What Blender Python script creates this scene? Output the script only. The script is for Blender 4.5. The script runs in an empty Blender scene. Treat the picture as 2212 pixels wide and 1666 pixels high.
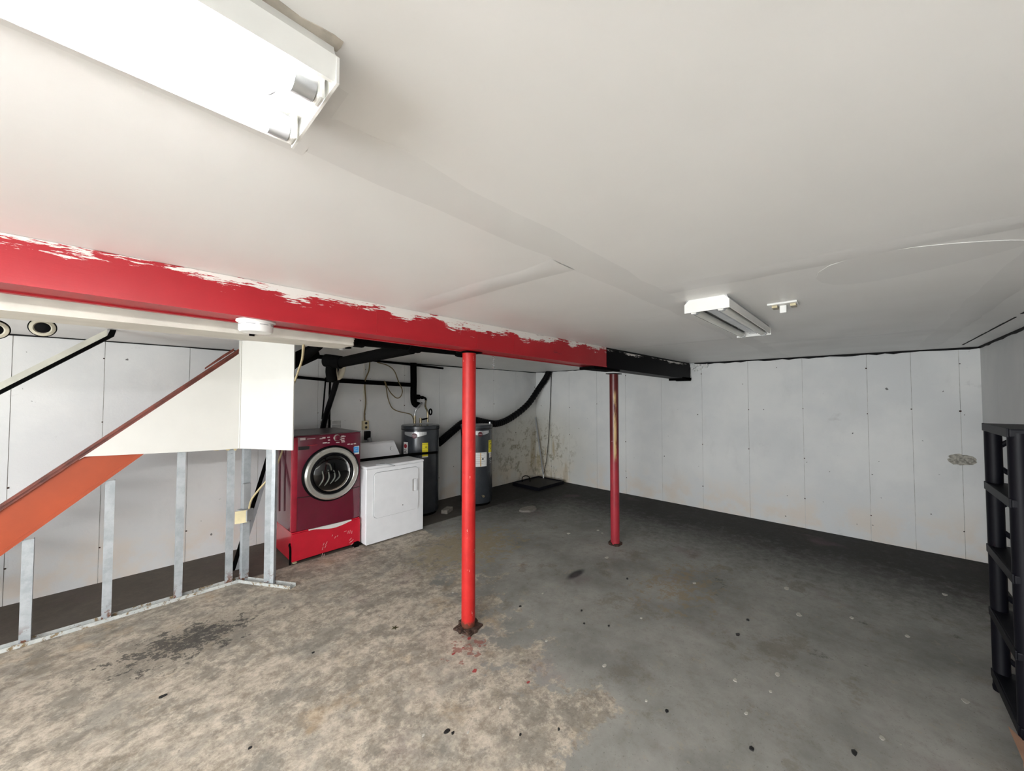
import bpy, bmesh, math, random
from mathutils import Vector, Matrix, Euler
random.seed(7)
D = bpy.data; C = bpy.context.scene.collection; SC = bpy.context.scene
# ------------------------------------------------------------------ camera
CAM_H, FPX, YAW, PITCH = 1.65, 803.1, 0.7590, 0.02941
fw = Vector((math.cos(YAW)*math.cos(PITCH), math.sin(YAW)*math.cos(PITCH), math.sin(PITCH)))
rt = Vector((math.sin(YAW), -math.cos(YAW), 0)); up = rt.cross(fw)
cd = D.cameras.new('camera'); cam = D.objects.new('camera', cd); C.objects.link(cam)
cd.sensor_fit = 'HORIZONTAL'; cd.sensor_width = 36; cd.lens = FPX/2212*36; cd.clip_start = 0.02
cam.matrix_world = Matrix(((rt.x, up.x, -fw.x, 0), (rt.y, up.y, -fw.y, 0), (rt.z, up.z, -fw.z, CAM_H), (0, 0, 0, 1)))
SC.camera = cam
# ------------------------------------------------------------------ world, exposure
FILL_SKY_W = 8.2             # added fill light: sky through the made-up opening behind the camera
w = D.worlds.new('world'); SC.world = w; w.use_nodes = True
w.node_tree.nodes['Background'].inputs[0].default_value = (.93, .975, 1.0, 1)
w.node_tree.nodes['Background'].inputs[1].default_value = FILL_SKY_W
vs = SC.view_settings
vs.view_transform = 'Standard'; vs.look = 'None'; vs.gamma = 1; vs.use_curve_mapping = False
vs.exposure = 0.82
TUBE_W = 62.0            # emission strength of the lit fluorescent tubes
# ------------------------------------------------------------------ measured room
HC, YA, XB, YC, XF = 2.151, 4.95, 5.94, -0.85, -4.6

def px(u, v, axis, val):
    """point where the sight line through photo pixel (u,v) meets the plane axis=val"""
    d = fw + rt*((u-1106)/FPX) + up*(-(v-833)/FPX)
    o = Vector((0, 0, CAM_H)); return o + d*((val-o[axis])/d[axis])

# ------------------------------------------------------------------ node helpers
class NT:
    def __init__(s, name):
        s.m = D.materials.new(name); s.m.use_nodes = True
        s.t = s.m.node_tree; s.n = s.t.nodes; s.b = s.n['Principled BSDF']
        s._pos = None
    def new(s, ty, **k):
        n = s.n.new(ty)
        for a, b in k.items(): setattr(n, a, b)
        return n
    def link(s, a, b): s.t.links.new(a, b)
    def put(s, sock, v):
        if hasattr(v, 'links') or isinstance(v, bpy.types.NodeSocket): s.link(v, sock)
        elif isinstance(v, (tuple, list)) and len(v) == 3 and sock.type == 'RGBA': sock.default_value = (*v, 1)
        else: sock.default_value = v
    @property
    def pos(s):
        if s._pos is None: s._pos = s.new('ShaderNodeNewGeometry').outputs['Position']
        return s._pos
    def xyz(s):
        n = s.new('ShaderNodeSeparateXYZ'); s.link(s.pos, n.inputs[0]); return n.outputs
    def map(s, scale=(1, 1, 1), loc=(0, 0, 0), rot=(0, 0, 0), src=None):
        n = s.new('ShaderNodeMapping'); s.link(src or s.pos, n.inputs[0])
        n.inputs['Scale'].default_value = scale; n.inputs['Location'].default_value = loc; n.inputs['Rotation'].default_value = rot
        return n.outputs[0]
    def noise(s, scale, detail=6, rough=.55, vec=None, dist=0):
        n = s.new('ShaderNodeTexNoise'); s.link(vec or s.pos, n.inputs['Vector'])
        n.inputs['Scale'].default_value = scale; n.inputs['Detail'].default_value = detail
        n.inputs['Roughness'].default_value = rough; n.inputs['Distortion'].default_value = dist
        return n.outputs['Fac']
    def ramp(s, v, a, b, lo=0, hi=1, smooth=True):
        n = s.new('ShaderNodeMapRange'); n.interpolation_type = 'SMOOTHSTEP' if smooth else 'LINEAR'
        s.put(n.inputs[0], v); n.inputs[1].default_value = a; n.inputs[2].default_value = b
        n.inputs[3].default_value = lo; n.inputs[4].default_value = hi
        return n.outputs[0]
    def math(s, op, a, b=0.0, clamp=False):
        n = s.new('ShaderNodeMath', operation=op, use_clamp=clamp); s.put(n.inputs[0], a); s.put(n.inputs[1], b); return n.outputs[0]
    def mix(s, f, a, b):
        n = s.new('ShaderNodeMix', data_type='RGBA'); s.put(n.inputs[0], f); s.put(n.inputs[6], a); s.put(n.inputs[7], b); return n.outputs[2]
    def dist(s, p, sc=(1, 1, 1)):
        n = s.new('ShaderNodeVectorMath', operation='LENGTH')
        m = s.map(scale=sc, loc=tuple(-a*b for a, b in zip(p, sc))); s.link(m, n.inputs[0]); return n.outputs['Value']
    def bump(s, h, dist=.002, st=.5):
        n = s.new('ShaderNodeBump'); s.put(n.inputs['Height'], h); n.inputs['Distance'].default_value = dist; n.inputs['Strength'].default_value = st
        s.link(n.outputs[0], s.b.inputs['Normal'])
    def set(s, **k):
        for a, v in k.items():
            s.put(s.b.inputs[{'col': 'Base Color', 'rough': 'Roughness', 'metal': 'Metallic', 'spec': 'Specular IOR Level', 'coat': 'Coat Weight',
                              'coatr': 'Coat Roughness', 'trans': 'Transmission Weight', 'ior': 'IOR', 'ecol': 'Emission Color', 'est': 'Emission Strength', 'alpha': 'Alpha'}[a]], v)
        return s.m

MATS = {}
def plain(name, col, rough=.5, metal=0, var=.12, scale=9, spec=.5, coat=0, bump=0):
    """plain paint, plastic or metal with slight mottling"""
    if name in MATS: return MATS[name]
    t = NT(name); f = t.ramp(t.noise(scale, 5), .3, .7)
    t.set(col=t.mix(f, tuple(c*(1-var) for c in col), tuple(min(1, c*(1+var)) for c in col)), rough=rough, metal=metal, spec=spec, coat=coat, coatr=.1)
    if bump: t.bump(t.noise(scale*12, 4), bump)
    MATS[name] = t.m; return t.m

def mat_wall(name, mold=False):
    t = NT(name); x, y, z = t.xyz()
    c = t.mix(t.ramp(t.noise(1.1, 6, .6), .35, .68), (.70, .71, .71), (.80, .80, .785))
    c = t.mix(t.ramp(t.noise(5, 8, .7, t.map((1, 1, .35))), .55, .8, 0, .45), c, (.64, .64, .62))
    # peach efflorescence low on the concrete
    lowm = t.math('MULTIPLY', t.ramp(z, .12, .62, 1, 0), t.ramp(t.noise(2.2, 6, .6), .42, .62))
    c = t.mix(t.math('MULTIPLY', lowm, .55), c, (.74, .62, .50))
    # grey scuffs
    c = t.mix(t.ramp(t.noise(1.7, 10, .72, t.map((1, 1, 1.4), (3, 7, 1))), .63, .74, 0, .55), c, (.48, .48, .47))
    # small black specks
    c = t.mix(t.ramp(t.noise(14, 3, .5, t.map((1, 1, 1), (5, 2, 9))), .735, .76, 0, .85), c, (.07, .065, .06))
    if mold:   # mould and rust runs round the far corner
        d = t.dist((5.75, 4.85, .55), (.55, .75, 1.0))
        near = t.ramp(d, .25, .85, 1, 0)
        m1 = t.math('MULTIPLY', near, t.ramp(t.noise(9, 8, .7), .5, .62))
        c = t.mix(t.math('MULTIPLY', m1, .85), c, (.10, .085, .06))
        m2 = t.math('MULTIPLY', t.ramp(t.dist((5.9, 4.6, .35), (.9, .9, .7)), .15, .65, 1, 0), t.ramp(t.noise(7, 5, .6, t.map((1, 1, .16))), .48, .62))
        c = t.mix(t.math('MULTIPLY', m2, .8), c, (.32, .21, .07))
        c = t.mix(t.math('MULTIPLY', t.ramp(d, .3, 1.3, 1, 0), .45), c, (.52, .47, .33))
    t.set(col=c, rough=.55, spec=.3); t.bump(t.noise(30, 8, .7), .004, .35)
    return t.m

def mat_ceiling(name, k=1.0):
    t = NT(name)
    c = t.mix(t.ramp(t.noise(.8, 5, .5), .3, .7), (.74*k, .735*k, .715*k), (.80*k, .795*k, .775*k))
    c = t.mix(t.ramp(t.noise(2.1, 9, .68, t.map((1, .5, 1), (4, 1, 0))), .62, .72, 0, .4), c, (.66*k, .655*k, .63*k))
    t.set(col=c, rough=t.ramp(t.noise(3, 4), .3, .7, .32, .46), spec=.45); t.bump(t.noise(18, 6, .6), .0025, .25)
    return t.m

def mat_floor():
    t = NT('floor_concrete'); x, y, z = t.xyz()
    n1 = t.noise(1.3, 12, .68); n2 = t.noise(5.5, 14, .76, t.map(loc=(3, 8, 0)), .3); n3 = t.noise(26, 10, .75); n4 = t.noise(11, 14, .8, t.map((1, 1, 1), (7, 3, 0)), .15)
    grey = t.mix(t.ramp(n1, .3, .7), (.20, .198, .182), (.37, .364, .335))
    grey = t.mix(t.ramp(n4, .48, .72, 0, .6), grey, (.20, .185, .16))
    tan = t.mix(t.ramp(n4, .34, .66), (.24, .206, .165), (.62, .55, .455))
    tan = t.mix(t.ramp(t.noise(2.6, 12, .7, t.map(loc=(9, 1, 0))), .48, .64, 0, .65), tan, t.mix(n4, (.20, .19, .165), (.33, .315, .28)))
    tan = t.mix(t.ramp(t.noise(3.4, 8, .6, t.map(loc=(1, 9, 4))), .58, .72, 0, .4), tan, (.42, .29, .16))
    tan = t.mix(t.ramp(t.noise(4.2, 14, .78, t.map(loc=(6, 2, 1))), .50, .57, 0, .55), tan, (.165, .155, .135))
    # painted grey on the right, worn to bare tan concrete towards the stairs and the added open end
    bias = t.ramp(t.math('ADD', t.math('SUBTRACT', x, t.math('MULTIPLY', y, .62)), 0), -.7, 2.2, .30, -.24, False)
    far = t.ramp(t.dist((.4, 1.8, 0), (1, .8, 0)), 1.6, 3.6, 0, -.2, False)
    s1 = t.math('ADD', t.math('ADD', t.math('ADD', t.math('MULTIPLY', n1, .55), t.math('MULTIPLY', t.noise(3.0, 14, .74, t.map(loc=(4, 6, 0))), .6)), bias), far)
    c = t.mix(t.ramp(s1, .56, .60), grey, tan)
    c = t.mix(t.ramp(t.noise(7, 14, .8, t.map(loc=(8, 4, 0))), .575, .61, 0, .5), c, (.34, .30, .235))
    c = t.mix(t.ramp(t.noise(2.2, 12, .75, t.map(loc=(0, 4, 3))), .56, .64, 0, .45), c, (.16, .135, .10))
    # worn tan island in front of the dryer
    b2 = t.ramp(t.dist((2.7, 3.2, 0), (.7, 1, 0)), .1, 1.1, .14, -.2, False)
    c = t.mix(t.ramp(t.math('ADD', n4, b2), .53, .58), c, t.mix(n3, (.22, .19, .13), (.42, .36, .26)))
    b3 = t.ramp(t.dist((3.4, 1.2, 0), (.6, 1, 0)), .1, 1.0, .08, -.2, False)
    c = t.mix(t.ramp(t.math('ADD', n4, b3), .55, .60, 0, .7), c, (.30, .24, .16))
    # black grime smudges
    g = t.ramp(t.dist((.35, 3.35, 0), (.9, 1.5, 0)), .1, 1.0, .13, -.2, False)
    c = t.mix(t.ramp(t.math('ADD', n4, g), .55, .62, 0, .85), c, (.035, .035, .034))
    c = t.mix(t.ramp(t.noise(3.3, 10, .72, t.map(loc=(1, 5, 2))), .64, .70, 0, .7), c, (.055, .052, .048))
    c = t.mix(t.ramp(t.dist((2.95, 1.98, 0), (.9, 2.6, 0)), .06, .15, .9, 0), c, (.02, .02, .022))
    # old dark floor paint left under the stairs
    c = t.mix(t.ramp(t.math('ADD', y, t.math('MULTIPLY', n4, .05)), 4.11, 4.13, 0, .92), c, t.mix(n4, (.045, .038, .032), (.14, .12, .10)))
    # light falloff toward the far walls painted in, with damp stain
    falloff_damp = t.math('ADD', t.math('MAXIMUM', t.ramp(x, 3.6, 5.95, 0, .72, False), t.ramp(t.dist((5.4, 4.6, 0), (.8, 1, 0)), .2, 2.4, .72, 0, False)), t.math('MULTIPLY', t.math('ADD', n1, n4), .36))
    c = t.mix(t.ramp(falloff_damp, .44, .90, 0, .94), c, t.mix(t.ramp(n4, .5, .66), (.017, .016, .015), (.05, .046, .04)))
    # red paint drips and flakes by the post
    r = t.ramp(t.dist((1.60, 1.92, 0), (1, 1.3, 0)), .05, .36, .2, -.2, False)
    c = t.mix(t.ramp(t.math('ADD', t.noise(15, 6, .6), r), .68, .70, 0, .7), c, (.26, .08, .065))
    c = t.mix(t.ramp(t.noise(1.9, 5, .5, t.map(loc=(2, 2, 0))), .60, .74, 0, .3), c, (.17, .11, .125))
    # pale and dark flecks
    c = t.mix(t.ramp(n3, .66, .70, 0, .7), c, (.50, .46, .38))
    c = t.mix(t.ramp(t.noise(70, 5, .65), .62, .67, 0, .45), c, (.06, .055, .05))
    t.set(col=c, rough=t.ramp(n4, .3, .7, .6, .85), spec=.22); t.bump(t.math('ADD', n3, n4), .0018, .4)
    return t.m

def mat_beam(name, red, topw, zt, base2, brush=.80, spec=.4):
    """painted beam with white ceiling paint brushed over its upper edge"""
    t = NT(name); x, y, z = t.xyz()
    c = t.mix(t.ramp(t.noise(3, 8, .6), .35, .7), red, base2)
    k = t.ramp(t.math('SUBTRACT', zt, z), topw*.10, topw, .03, -.36, False)
    pat = t.noise(2.0, 5, .55, t.map((1.2, 1, .8), (2, 0, 0)))
    st = t.noise(26, 6, .75, t.map((.35, 1, 2.6), rot=(0, .5, 0)))
    s_ = t.math('ADD', t.math('ADD', t.math('MULTIPLY', pat, .95), t.math('MULTIPLY', st, .75)), k)
    c = t.mix(t.ramp(s_, brush, brush+.03), c, (.74, .70, .66))
    c = t.mix(t.ramp(t.noise(7, 6, .7, t.map((.6, 1, 2))), .70, .73, 0, .8), c, (.70, .60, .5))
    c = t.mix(t.ramp(t.noise(4, 8, .7, t.map((.5, 1, 2.5), (5, 0, 5))), .66, .72, 0, .8), c, (.10, .015, .025))
    t.set(col=c, rough=.42, spec=spec); t.bump(st, .002, .3); return t.m

def mat_post():
    t = NT('red_post_paint'); x, y, z = t.xyz()
    c = t.mix(t.ramp(t.noise(6, 8, .65), .35, .7), (.43, .014, .013), (.52, .022, .019))
    chips = t.ramp(t.noise(30, 6, .7, t.map((1, 1, .45))), .655, .68)
    c = t.mix(t.math('MULTIPLY', chips, .8), c, (.72, .5, .42))
    c = t.mix(t.ramp(t.math('ADD', z, t.math('MULTIPLY', t.noise(22, 6, .7), .12)), .10, .13, .9, 0), c, (.07, .035, .02))
    t.set(col=c, rough=.45, spec=.35); t.bump(t.noise(40, 6, .6), .002, .4); return t.m

def mat_post_far():
    t = NT('maroon_post_paint'); x, y, z = t.xyz()
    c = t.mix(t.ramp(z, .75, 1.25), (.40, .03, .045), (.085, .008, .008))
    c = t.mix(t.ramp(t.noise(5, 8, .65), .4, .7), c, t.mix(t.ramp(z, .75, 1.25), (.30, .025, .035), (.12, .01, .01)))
    # bare yellow primer streak
    band = t.math('MULTIPLY', t.ramp(t.math('ABSOLUTE', t.math('SUBTRACT', z, 1.32)), .30, .42, 1, 0),
                  t.ramp(t.math('ABSOLUTE', t.math('ADD', t.math('SUBTRACT', x, y), -1.79+.012)), .012, .032, 1, 0))
    c = t.mix(t.math('MULTIPLY', band, t.ramp(t.noise(14, 6, .7, t.map((1, 1, .2))), .35, .55)), c, (.55, .38, .17))
    c = t.mix(t.ramp(t.noise(26, 6, .7), .68, .72), c, (.6, .4, .42))
    t.set(col=c, rough=.35, spec=.5); return t.m

def mat_galv():
    t = NT('galvanised_steel')
    c = t.mix(t.ramp(t.noise(9, 8, .7), .35, .65), (.33, .36, .38), (.46, .49, .51))
    c = t.mix(t.ramp(t.noise(17, 8, .7), .66, .72), c, (.12, .13, .13))
    x, y, z = t.xyz()
    rust = t.math('MULTIPLY', t.ramp(z, .02, .16, 1, 0), t.ramp(t.noise(20, 6, .7), .5, .56))
    c = t.mix(rust, c, (.16, .065, .035))
    t.set(col=c, rough=.5, metal=.25, spec=.5); return t.m

def mat_track():
    t = NT('rusty_track'); 
    c = t.mix(t.ramp(t.noise(13, 8, .7), .35, .65), (.40, .42, .41), (.52, .53, .51))
    c = t.mix(t.ramp(t.noise(16, 9, .75, t.map(loc=(4, 4, 4))), .52, .60), c, (.20, .14, .07))
    c = t.mix(t.ramp(t.noise(34, 6, .7), .62, .66), c, (.06, .035, .02))
    t.set(col=c, rough=.65); return t.m

JOINT = plain('dirty_form_joint', (.50, .49, .465), .9, var=.3)
WALL_A = mat_wall('painted_concrete_left', True); WALL_B = mat_wall('painted_concrete_back', True); WALL_C = mat_wall('painted_concrete_plain')
CEIL = mat_ceiling('ceiling_paint'); CEIL2 = mat_ceiling('joint_compound', .93)
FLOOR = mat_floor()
RED = mat_beam('red_beam_paint', (.36, .008, .016), .13, HC, (.40, .012, .020))
BLKBEAM = mat_beam('black_beam_paint', (.003, .003, .004), .075, HC-.02, (.004, .003, .004), .84, .03)
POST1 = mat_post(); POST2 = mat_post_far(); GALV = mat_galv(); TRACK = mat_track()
BLACK = plain('black_iron', (.002, .002, .002), .8, spec=.04); GAP = plain('black_gap', (.004, .004, .004), .9)
BLKPL = plain('black_plastic', (.003, .003, .006), .5, spec=.2); WHITE = plain('white_enamel', (.84, .85, .87), .3, var=.02)
STEELW = plain('white_steel', (.80, .80, .77), .4, var=.03); PANEL = plain('white_panel_board', (.70, .69, .65), .6, var=.035, scale=2)
BOXW = plain('white_pipe_boxing', (.62, .60, .53), .6, var=.1, scale=5); ORANGE = plain('orange_stringer_paint', (.35, .052, .010), .5, var=.08, scale=4)
BROWN = plain('brown_trim_paint', (.15, .035, .022), .45, var=.35, scale=14); RUST = plain('rust', (.055, .028, .018), .9, var=.5, scale=40, bump=.01)
WRED = plain('wine_red_enamel', (.125, .005, .022), .16, var=.06, coat=.6); PRED = plain('pedestal_red_enamel', (.52, .008, .026), .25, var=.06, coat=.4)
CHROME = plain('chrome', (.72, .71, .66), .22, .75, .06); DGREY = plain('heater_grey_enamel', (.030, .034, .040), .25, var=.1, coat=.2)
DARKR = plain('dark_rubber', (.003, .003, .004), .45, spec=.12); CREAM = plain('cream_plastic', (.66, .58, .36), .5); WIREY = plain('yellow_cable', (.52, .43, .24), .55)
WIREB = plain('brown_cable', (.17, .125, .055), .6); YEL = plain('yellow_label', (.80, .68, .02), .5, var=.04); LAB = plain('white_label', (.72, .72, .70), .5, var=.04)
INK = plain('black_ink', (.01, .01, .01), .6); BLUE = plain('blue_sticker', (.05, .30, .68), .4, var=.04); REDL = plain('red_ink', (.35, .02, .03), .5)
BRASS = plain('tarnished_brass', (.32, .27, .17), .35, .8, .3); SILV = plain('silver_trim', (.50, .51, .52), .25, .5, .06); GREYP = plain('grey_plastic', (.30, .31, .32), .45)
WOODW = plain('whitewashed_wood', (.56, .55, .48), .6, var=.1); CARD = plain('cardboard', (.45, .27, .18), .8); PORC = plain('cream_porcelain', (.48, .45, .36), .35)
CONC = plain('concrete_chunk', (.22, .20, .175), .9, var=.25, scale=25, bump=.01); CHIP = plain('pale_paint_chip', (.46, .44, .39), .7)
MAROON = plain('maroon_badge', (.09, .01, .018), .35); DRUM = plain('drum_steel', (.42, .43, .40), .28, 1, .1); LOGO = plain('badge_silver', (.55, .45, .45), .35)
def mk_tube():
    t = NT('lit_tube'); t.set(col=(.9, .9, .9), rough=.3, ecol=(1.0, .99, .99), est=TUBE_W); return t.m
LIT = mk_tube(); DEADTUBE = plain('unlit_tube_glass', (.60, .60, .55), .2, var=.05)
def mk_glass():
    t = NT('smoked_glass'); t.set(col=(.45, .47, .46), rough=.03, trans=1.0, ior=1.45); return t.m
GLASS = mk_glass()

# ------------------------------------------------------------------ geometry helpers
WL = {}     # world location of every created object
def B(): return bmesh.new()
def box(bm, x0, x1, y0, y1, z0, z1, bev=0, mat=None):
    r = bmesh.ops.create_cube(bm, size=1, matrix=Matrix.Translation(((x0+x1)/2, (y0+y1)/2, (z0+z1)/2)) @ Matrix.Diagonal((abs(x1-x0), abs(y1-y0), abs(z1-z0), 1)))
    vs_ = r['verts']
    if bev: 
        es = {e for v in vs_ for e in v.link_edges}
        o = bmesh.ops.bevel(bm, geom=list(es), offset=bev, segments=2, affect='EDGES', profile=.6)
        vs_ = [v for v in o['verts']]
    if mat: bmesh.ops.transform(bm, matrix=mat, verts=list({v for v in vs_}))
    return bm
def hexa(bm, lo, hi):
    """solid from two matching corner loops (lists of 3-D points)"""
    a = [bm.verts.new(p) for p in lo]; b = [bm.verts.new(p) for p in hi]; n = len(a)
    bm.faces.new(a[::-1]); bm.faces.new(b)
    for i in range(n): bm.faces.new((a[i], a[(i+1) % n], b[(i+1) % n], b[i]))
    bmesh.ops.recalc_face_normals(bm, faces=bm.faces[:]); return bm
def prism(bm, pts, off):
    off = Vector(off); return hexa(bm, [Vector(p) for p in pts], [Vector(p)+off for p in pts])
def spline(pts, k=8):
    P = [Vector(p) for p in pts]; out = []
    for i in range(len(P)-1):
        a, b, c, d = P[max(i-1, 0)], P[i], P[i+1], P[min(i+2, len(P)-1)]
        for j in range(k):
            t = j/k; out.append(.5*((2*b)+(c-a)*t+(2*a-5*b+4*c-d)*t*t+(3*b-a-3*c+d)*t**3))
    return out+[P[-1]]
def tube(bm, pts, r, seg=10, caps=True):
    P = [Vector(p) for p in pts]; n = len(P); rings = []; u = None
    for i, p in enumerate(P):
        d = (P[min(i+1, n-1)]-P[max(i-1, 0)]).normalized()
        if u is None:
            u = d.cross(Vector((0, 0, 1)) if abs(d.z) < .9 else Vector((1, 0, 0))).normalized()
        else:
            u = (u-d*u.dot(d)).normalized()
        v = d.cross(u); rr = r[i] if isinstance(r, (list, tuple)) else r
        rings.append([bm.verts.new(p+(u*math.cos(2*math.pi*k/seg)+v*math.sin(2*math.pi*k/seg))*rr) for k in range(seg)])
    for a, b in zip(rings, rings[1:]):
        for k in range(seg): bm.faces.new((a[k], a[(k+1) % seg], b[(k+1) % seg], b[k]))
    if caps: bm.faces.new(rings[0][::-1]); bm.faces.new(rings[-1])
    bmesh.ops.recalc_face_normals(bm, faces=bm.faces[:]); return bm
def lathe(bm, prof, origin=(0, 0, 0), axis='Z', seg=32):
    """revolve (radius, height) profile"""
    M = {'Z': Matrix.Identity(3), 'Y-': Matrix(((1, 0, 0), (0, 0, -1), (0, 1, 0))), 'X': Matrix(((0, 0, 1), (1, 0, 0), (0, 1, 0)))}[axis] if isinstance(axis, str) else axis
    o = Vector(origin); rings = []
    for r, h in prof:
        rings.append([bm.verts.new(o+M @ Vector((r*math.cos(2*math.pi*k/seg), r*math.sin(2*math.pi*k/seg), h))) for k in range(seg)] if r > 1e-6 else [bm.verts.new(o+M @ Vector((0, 0, h)))])
    for a, b in zip(rings, rings[1:]):
        for k in range(seg):
            k2 = (k+1) % seg
            if len(a) == 1 and len(b) == 1: continue
            if len(a) == 1: bm.faces.new((a[0], b[k2], b[k]))
            elif len(b) == 1: bm.faces.new((a[k], a[k2], b[0]))
            else: bm.faces.new((a[k], a[k2], b[k2], b[k]))
    bmesh.ops.recalc_face_normals(bm, faces=bm.faces[:]); return bm
def obj(name, bm, mat, parent=None, smooth=False, base=True):
    me = D.meshes.new(name); bm.to_mesh(me); bm.free()
    return mobj(name, me, mat, parent, smooth, base)
def mobj(name, me, mat, parent=None, smooth=False, base=True):
    vs_ = [v.co for v in me.vertices]
    lo = Vector([min(v[i] for v in vs_) for i in range(3)]); hi = Vector([max(v[i] for v in vs_) for i in range(3)])
    c = (lo+hi)/2
    if base: c.z = lo.z
    me.transform(Matrix.Translation(-c))
    me.materials.clear(); me.materials.append(mat)
    if smooth:
        me.polygons.foreach_set('use_smooth', [True]*len(me.polygons))
        try: me.set_sharp_from_angle(angle=math.radians(38))
        except Exception: pass
    o = D.objects.new(name, me); C.objects.link(o); WL[o.name] = c.copy()
    if parent: o.parent = parent; o.location = c-WL[parent.name]
    else: o.location = c
    return o
def tag(o, label, cat, group=None):
    o['label'] = label; o['category'] = cat
    if group: o['group'] = group
    return o
def thing(name, label, cat, loc, group=None):
    o = D.objects.new(name, None); C.objects.link(o); o.location = loc; o.empty_display_size = .1; WL[o.name] = Vector(loc)
    return tag(o, label, cat, group)
def struct(o): o['kind'] = 'structure'; return o
def stuff(o): o['kind'] = 'stuff'; return o
def text(name, s, size, M, mat, parent, depth=.0006):
    cu = D.curves.new(name, 'FONT'); cu.body = s; cu.size = size; cu.extrude = depth; cu.align_x = 'CENTER'; cu.align_y = 'CENTER'
    t = D.objects.new(name+'_tmp', cu); C.objects.link(t)
    me = D.meshes.new_from_object(t.evaluated_get(bpy.context.evaluated_depsgraph_get())); D.objects.remove(t); me.name = name
    me.transform(M); return mobj(name, me, mat, parent)

# ================================================================== SETTING
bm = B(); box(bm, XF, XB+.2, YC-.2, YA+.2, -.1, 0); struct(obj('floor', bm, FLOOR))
def wall(name, axis, val, a0, a1, seams, mat, out):
    """poured wall: backing slab and one form panel between every pair of seams"""
    bm = B(); t = .15
    lo, hi = (val+.005, val+t) if out > 0 else (val-t, val-.005)
    if axis == 1: box(bm, a0, a1, lo, hi, 0, HC+.04)
    else: box(bm, lo, hi, a0, a1, 0, HC+.04)
    wob = struct(obj(name, bm, JOINT))
    s_ = [a0]+[q for q in sorted(seams) if a0+.1 < q < a1-.05]+[a1]
    for i, (p, q) in enumerate(zip(s_, s_[1:])):
        off = random.uniform(-.0015, .0015); bm = B()
        l2, h2 = (val+off, val+.005) if out > 0 else (val-.005, val+off)
        if axis == 1: box(bm, p+.002, q-.002, l2, h2, 0, HC+.03)
        else: box(bm, l2, h2, p+.002, q-.002, 0, HC+.03)
        obj('form_panel', bm, mat, wob)
    bm = B()
    for s in s_[1:-1]:
        for z in (.32, .93, 1.46, 1.98):
            if random.random() < .55:
                zz = z+random.uniform(-.06, .06); r = random.uniform(.004, .008); ss = s+random.uniform(-.006, .006)
                if axis == 1: box(bm, ss-r, ss+r, val-.003*out, val+.004*out, zz-r, zz+r)
                else: box(bm, val-.003*out, val+.004*out, ss-r, ss+r, zz-r, zz+r)
    stuff(obj('form_tie_stub', bm, RUST, wob))
    return wob
SA = [-5.4, -4.8, -4.2, -3.6, -3.0, -2.4, -1.8, -1.2, -.60, -.10, .48, 1.08, 1.70, 2.31, 2.90, 3.53, 4.13, 4.73, 5.33]
SB = [-.71, -.37, -.022, .57, 1.162, 1.752, 2.351, 2.964, 3.52, 4.12, 4.55]
wall('wall_left', 1, YA, XF, XB+.15, SA, WALL_A, 1)
wallB = wall('wall_back', 0, XB, YC-.15, YA, SB, WALL_B, 1)
wall('wall_right', 1, YC, XF, XB, [-5.2, -4.0, -2.8, -1.6, -.4, .8, 2.0, 3.2, 4.4], WALL_C, -1)
# opening added out of view to let in fill light: wall return, header, sky
bm = B(); box(bm, XF-.15, XF, YC-.15, YA+.15, 2.06, HC+.04); box(bm, XF-.15, XF, 2.6, YA+.15, 0, 2.06); struct(obj('added_opening_wall', bm, WALL_C))
pd_ = D.lights.new('added_fill_portal', 'AREA'); pd_.shape = 'RECTANGLE'; pd_.size = 2.06; pd_.size_y = 2.6-YC; pd_.cycles.is_portal = True
po = D.objects.new('added_fill_portal', pd_); C.objects.link(po); po.location = (XF-.08, (2.6+YC)/2, 1.03); po.rotation_euler = (0, -math.pi/2, 0)
# crumbled patch in the far wall
PATCH = plain('crumbled_mortar', (.40, .38, .33), .9, var=.4, scale=45, bump=.006)
bm = B(); pts = []
for k in range(26):
    a = 2*math.pi*k/26; r = random.uniform(.82, 1.12); pts.append((XB-.003, -.705+.095*r*math.cos(a), 1.0+.06*r*math.sin(a)))
prism(bm, pts, (.006, 0, 0)); obj('crumbled_patch', bm, PATCH, wallB)
# ceiling of drywall boards with taped joints
bm = B(); box(bm, XF, XB+.2, YC-.2, YA+.2, HC+.014, HC+.12); ceil = struct(obj('ceiling', bm, CEIL))
rows = [(YC+.012, -.47, [-4.94, -2.5, -.06, 2.38, 4.82]), (-.47, .75, [-5.54, -3.1, -.67, 1.77, 4.21]), (.75, 1.98, [-3.72, -1.28, 1.15, 3.59]), (1.98, 3.2, [-4.94, -2.5, -.06, 2.38, 4.82]), (3.2, 4.42, [-5.54, -3.1, -.67, 1.77, 4.21]), (4.42, YA-.004, [-3.72, -1.28, 1.15, 3.59])]
for r_, (y0, y1, xs) in enumerate(rows):
    e = [XF]+[q for q in xs if q > XF+.1]+[XB-.012]
    for a, b in zip(e, e[1:]):
        bm = B(); box(bm, a+.001, b-.001, y0+.001, y1-.001, HC, HC+.014); obj('drywall_board', bm, CEIL, ceil)
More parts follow.
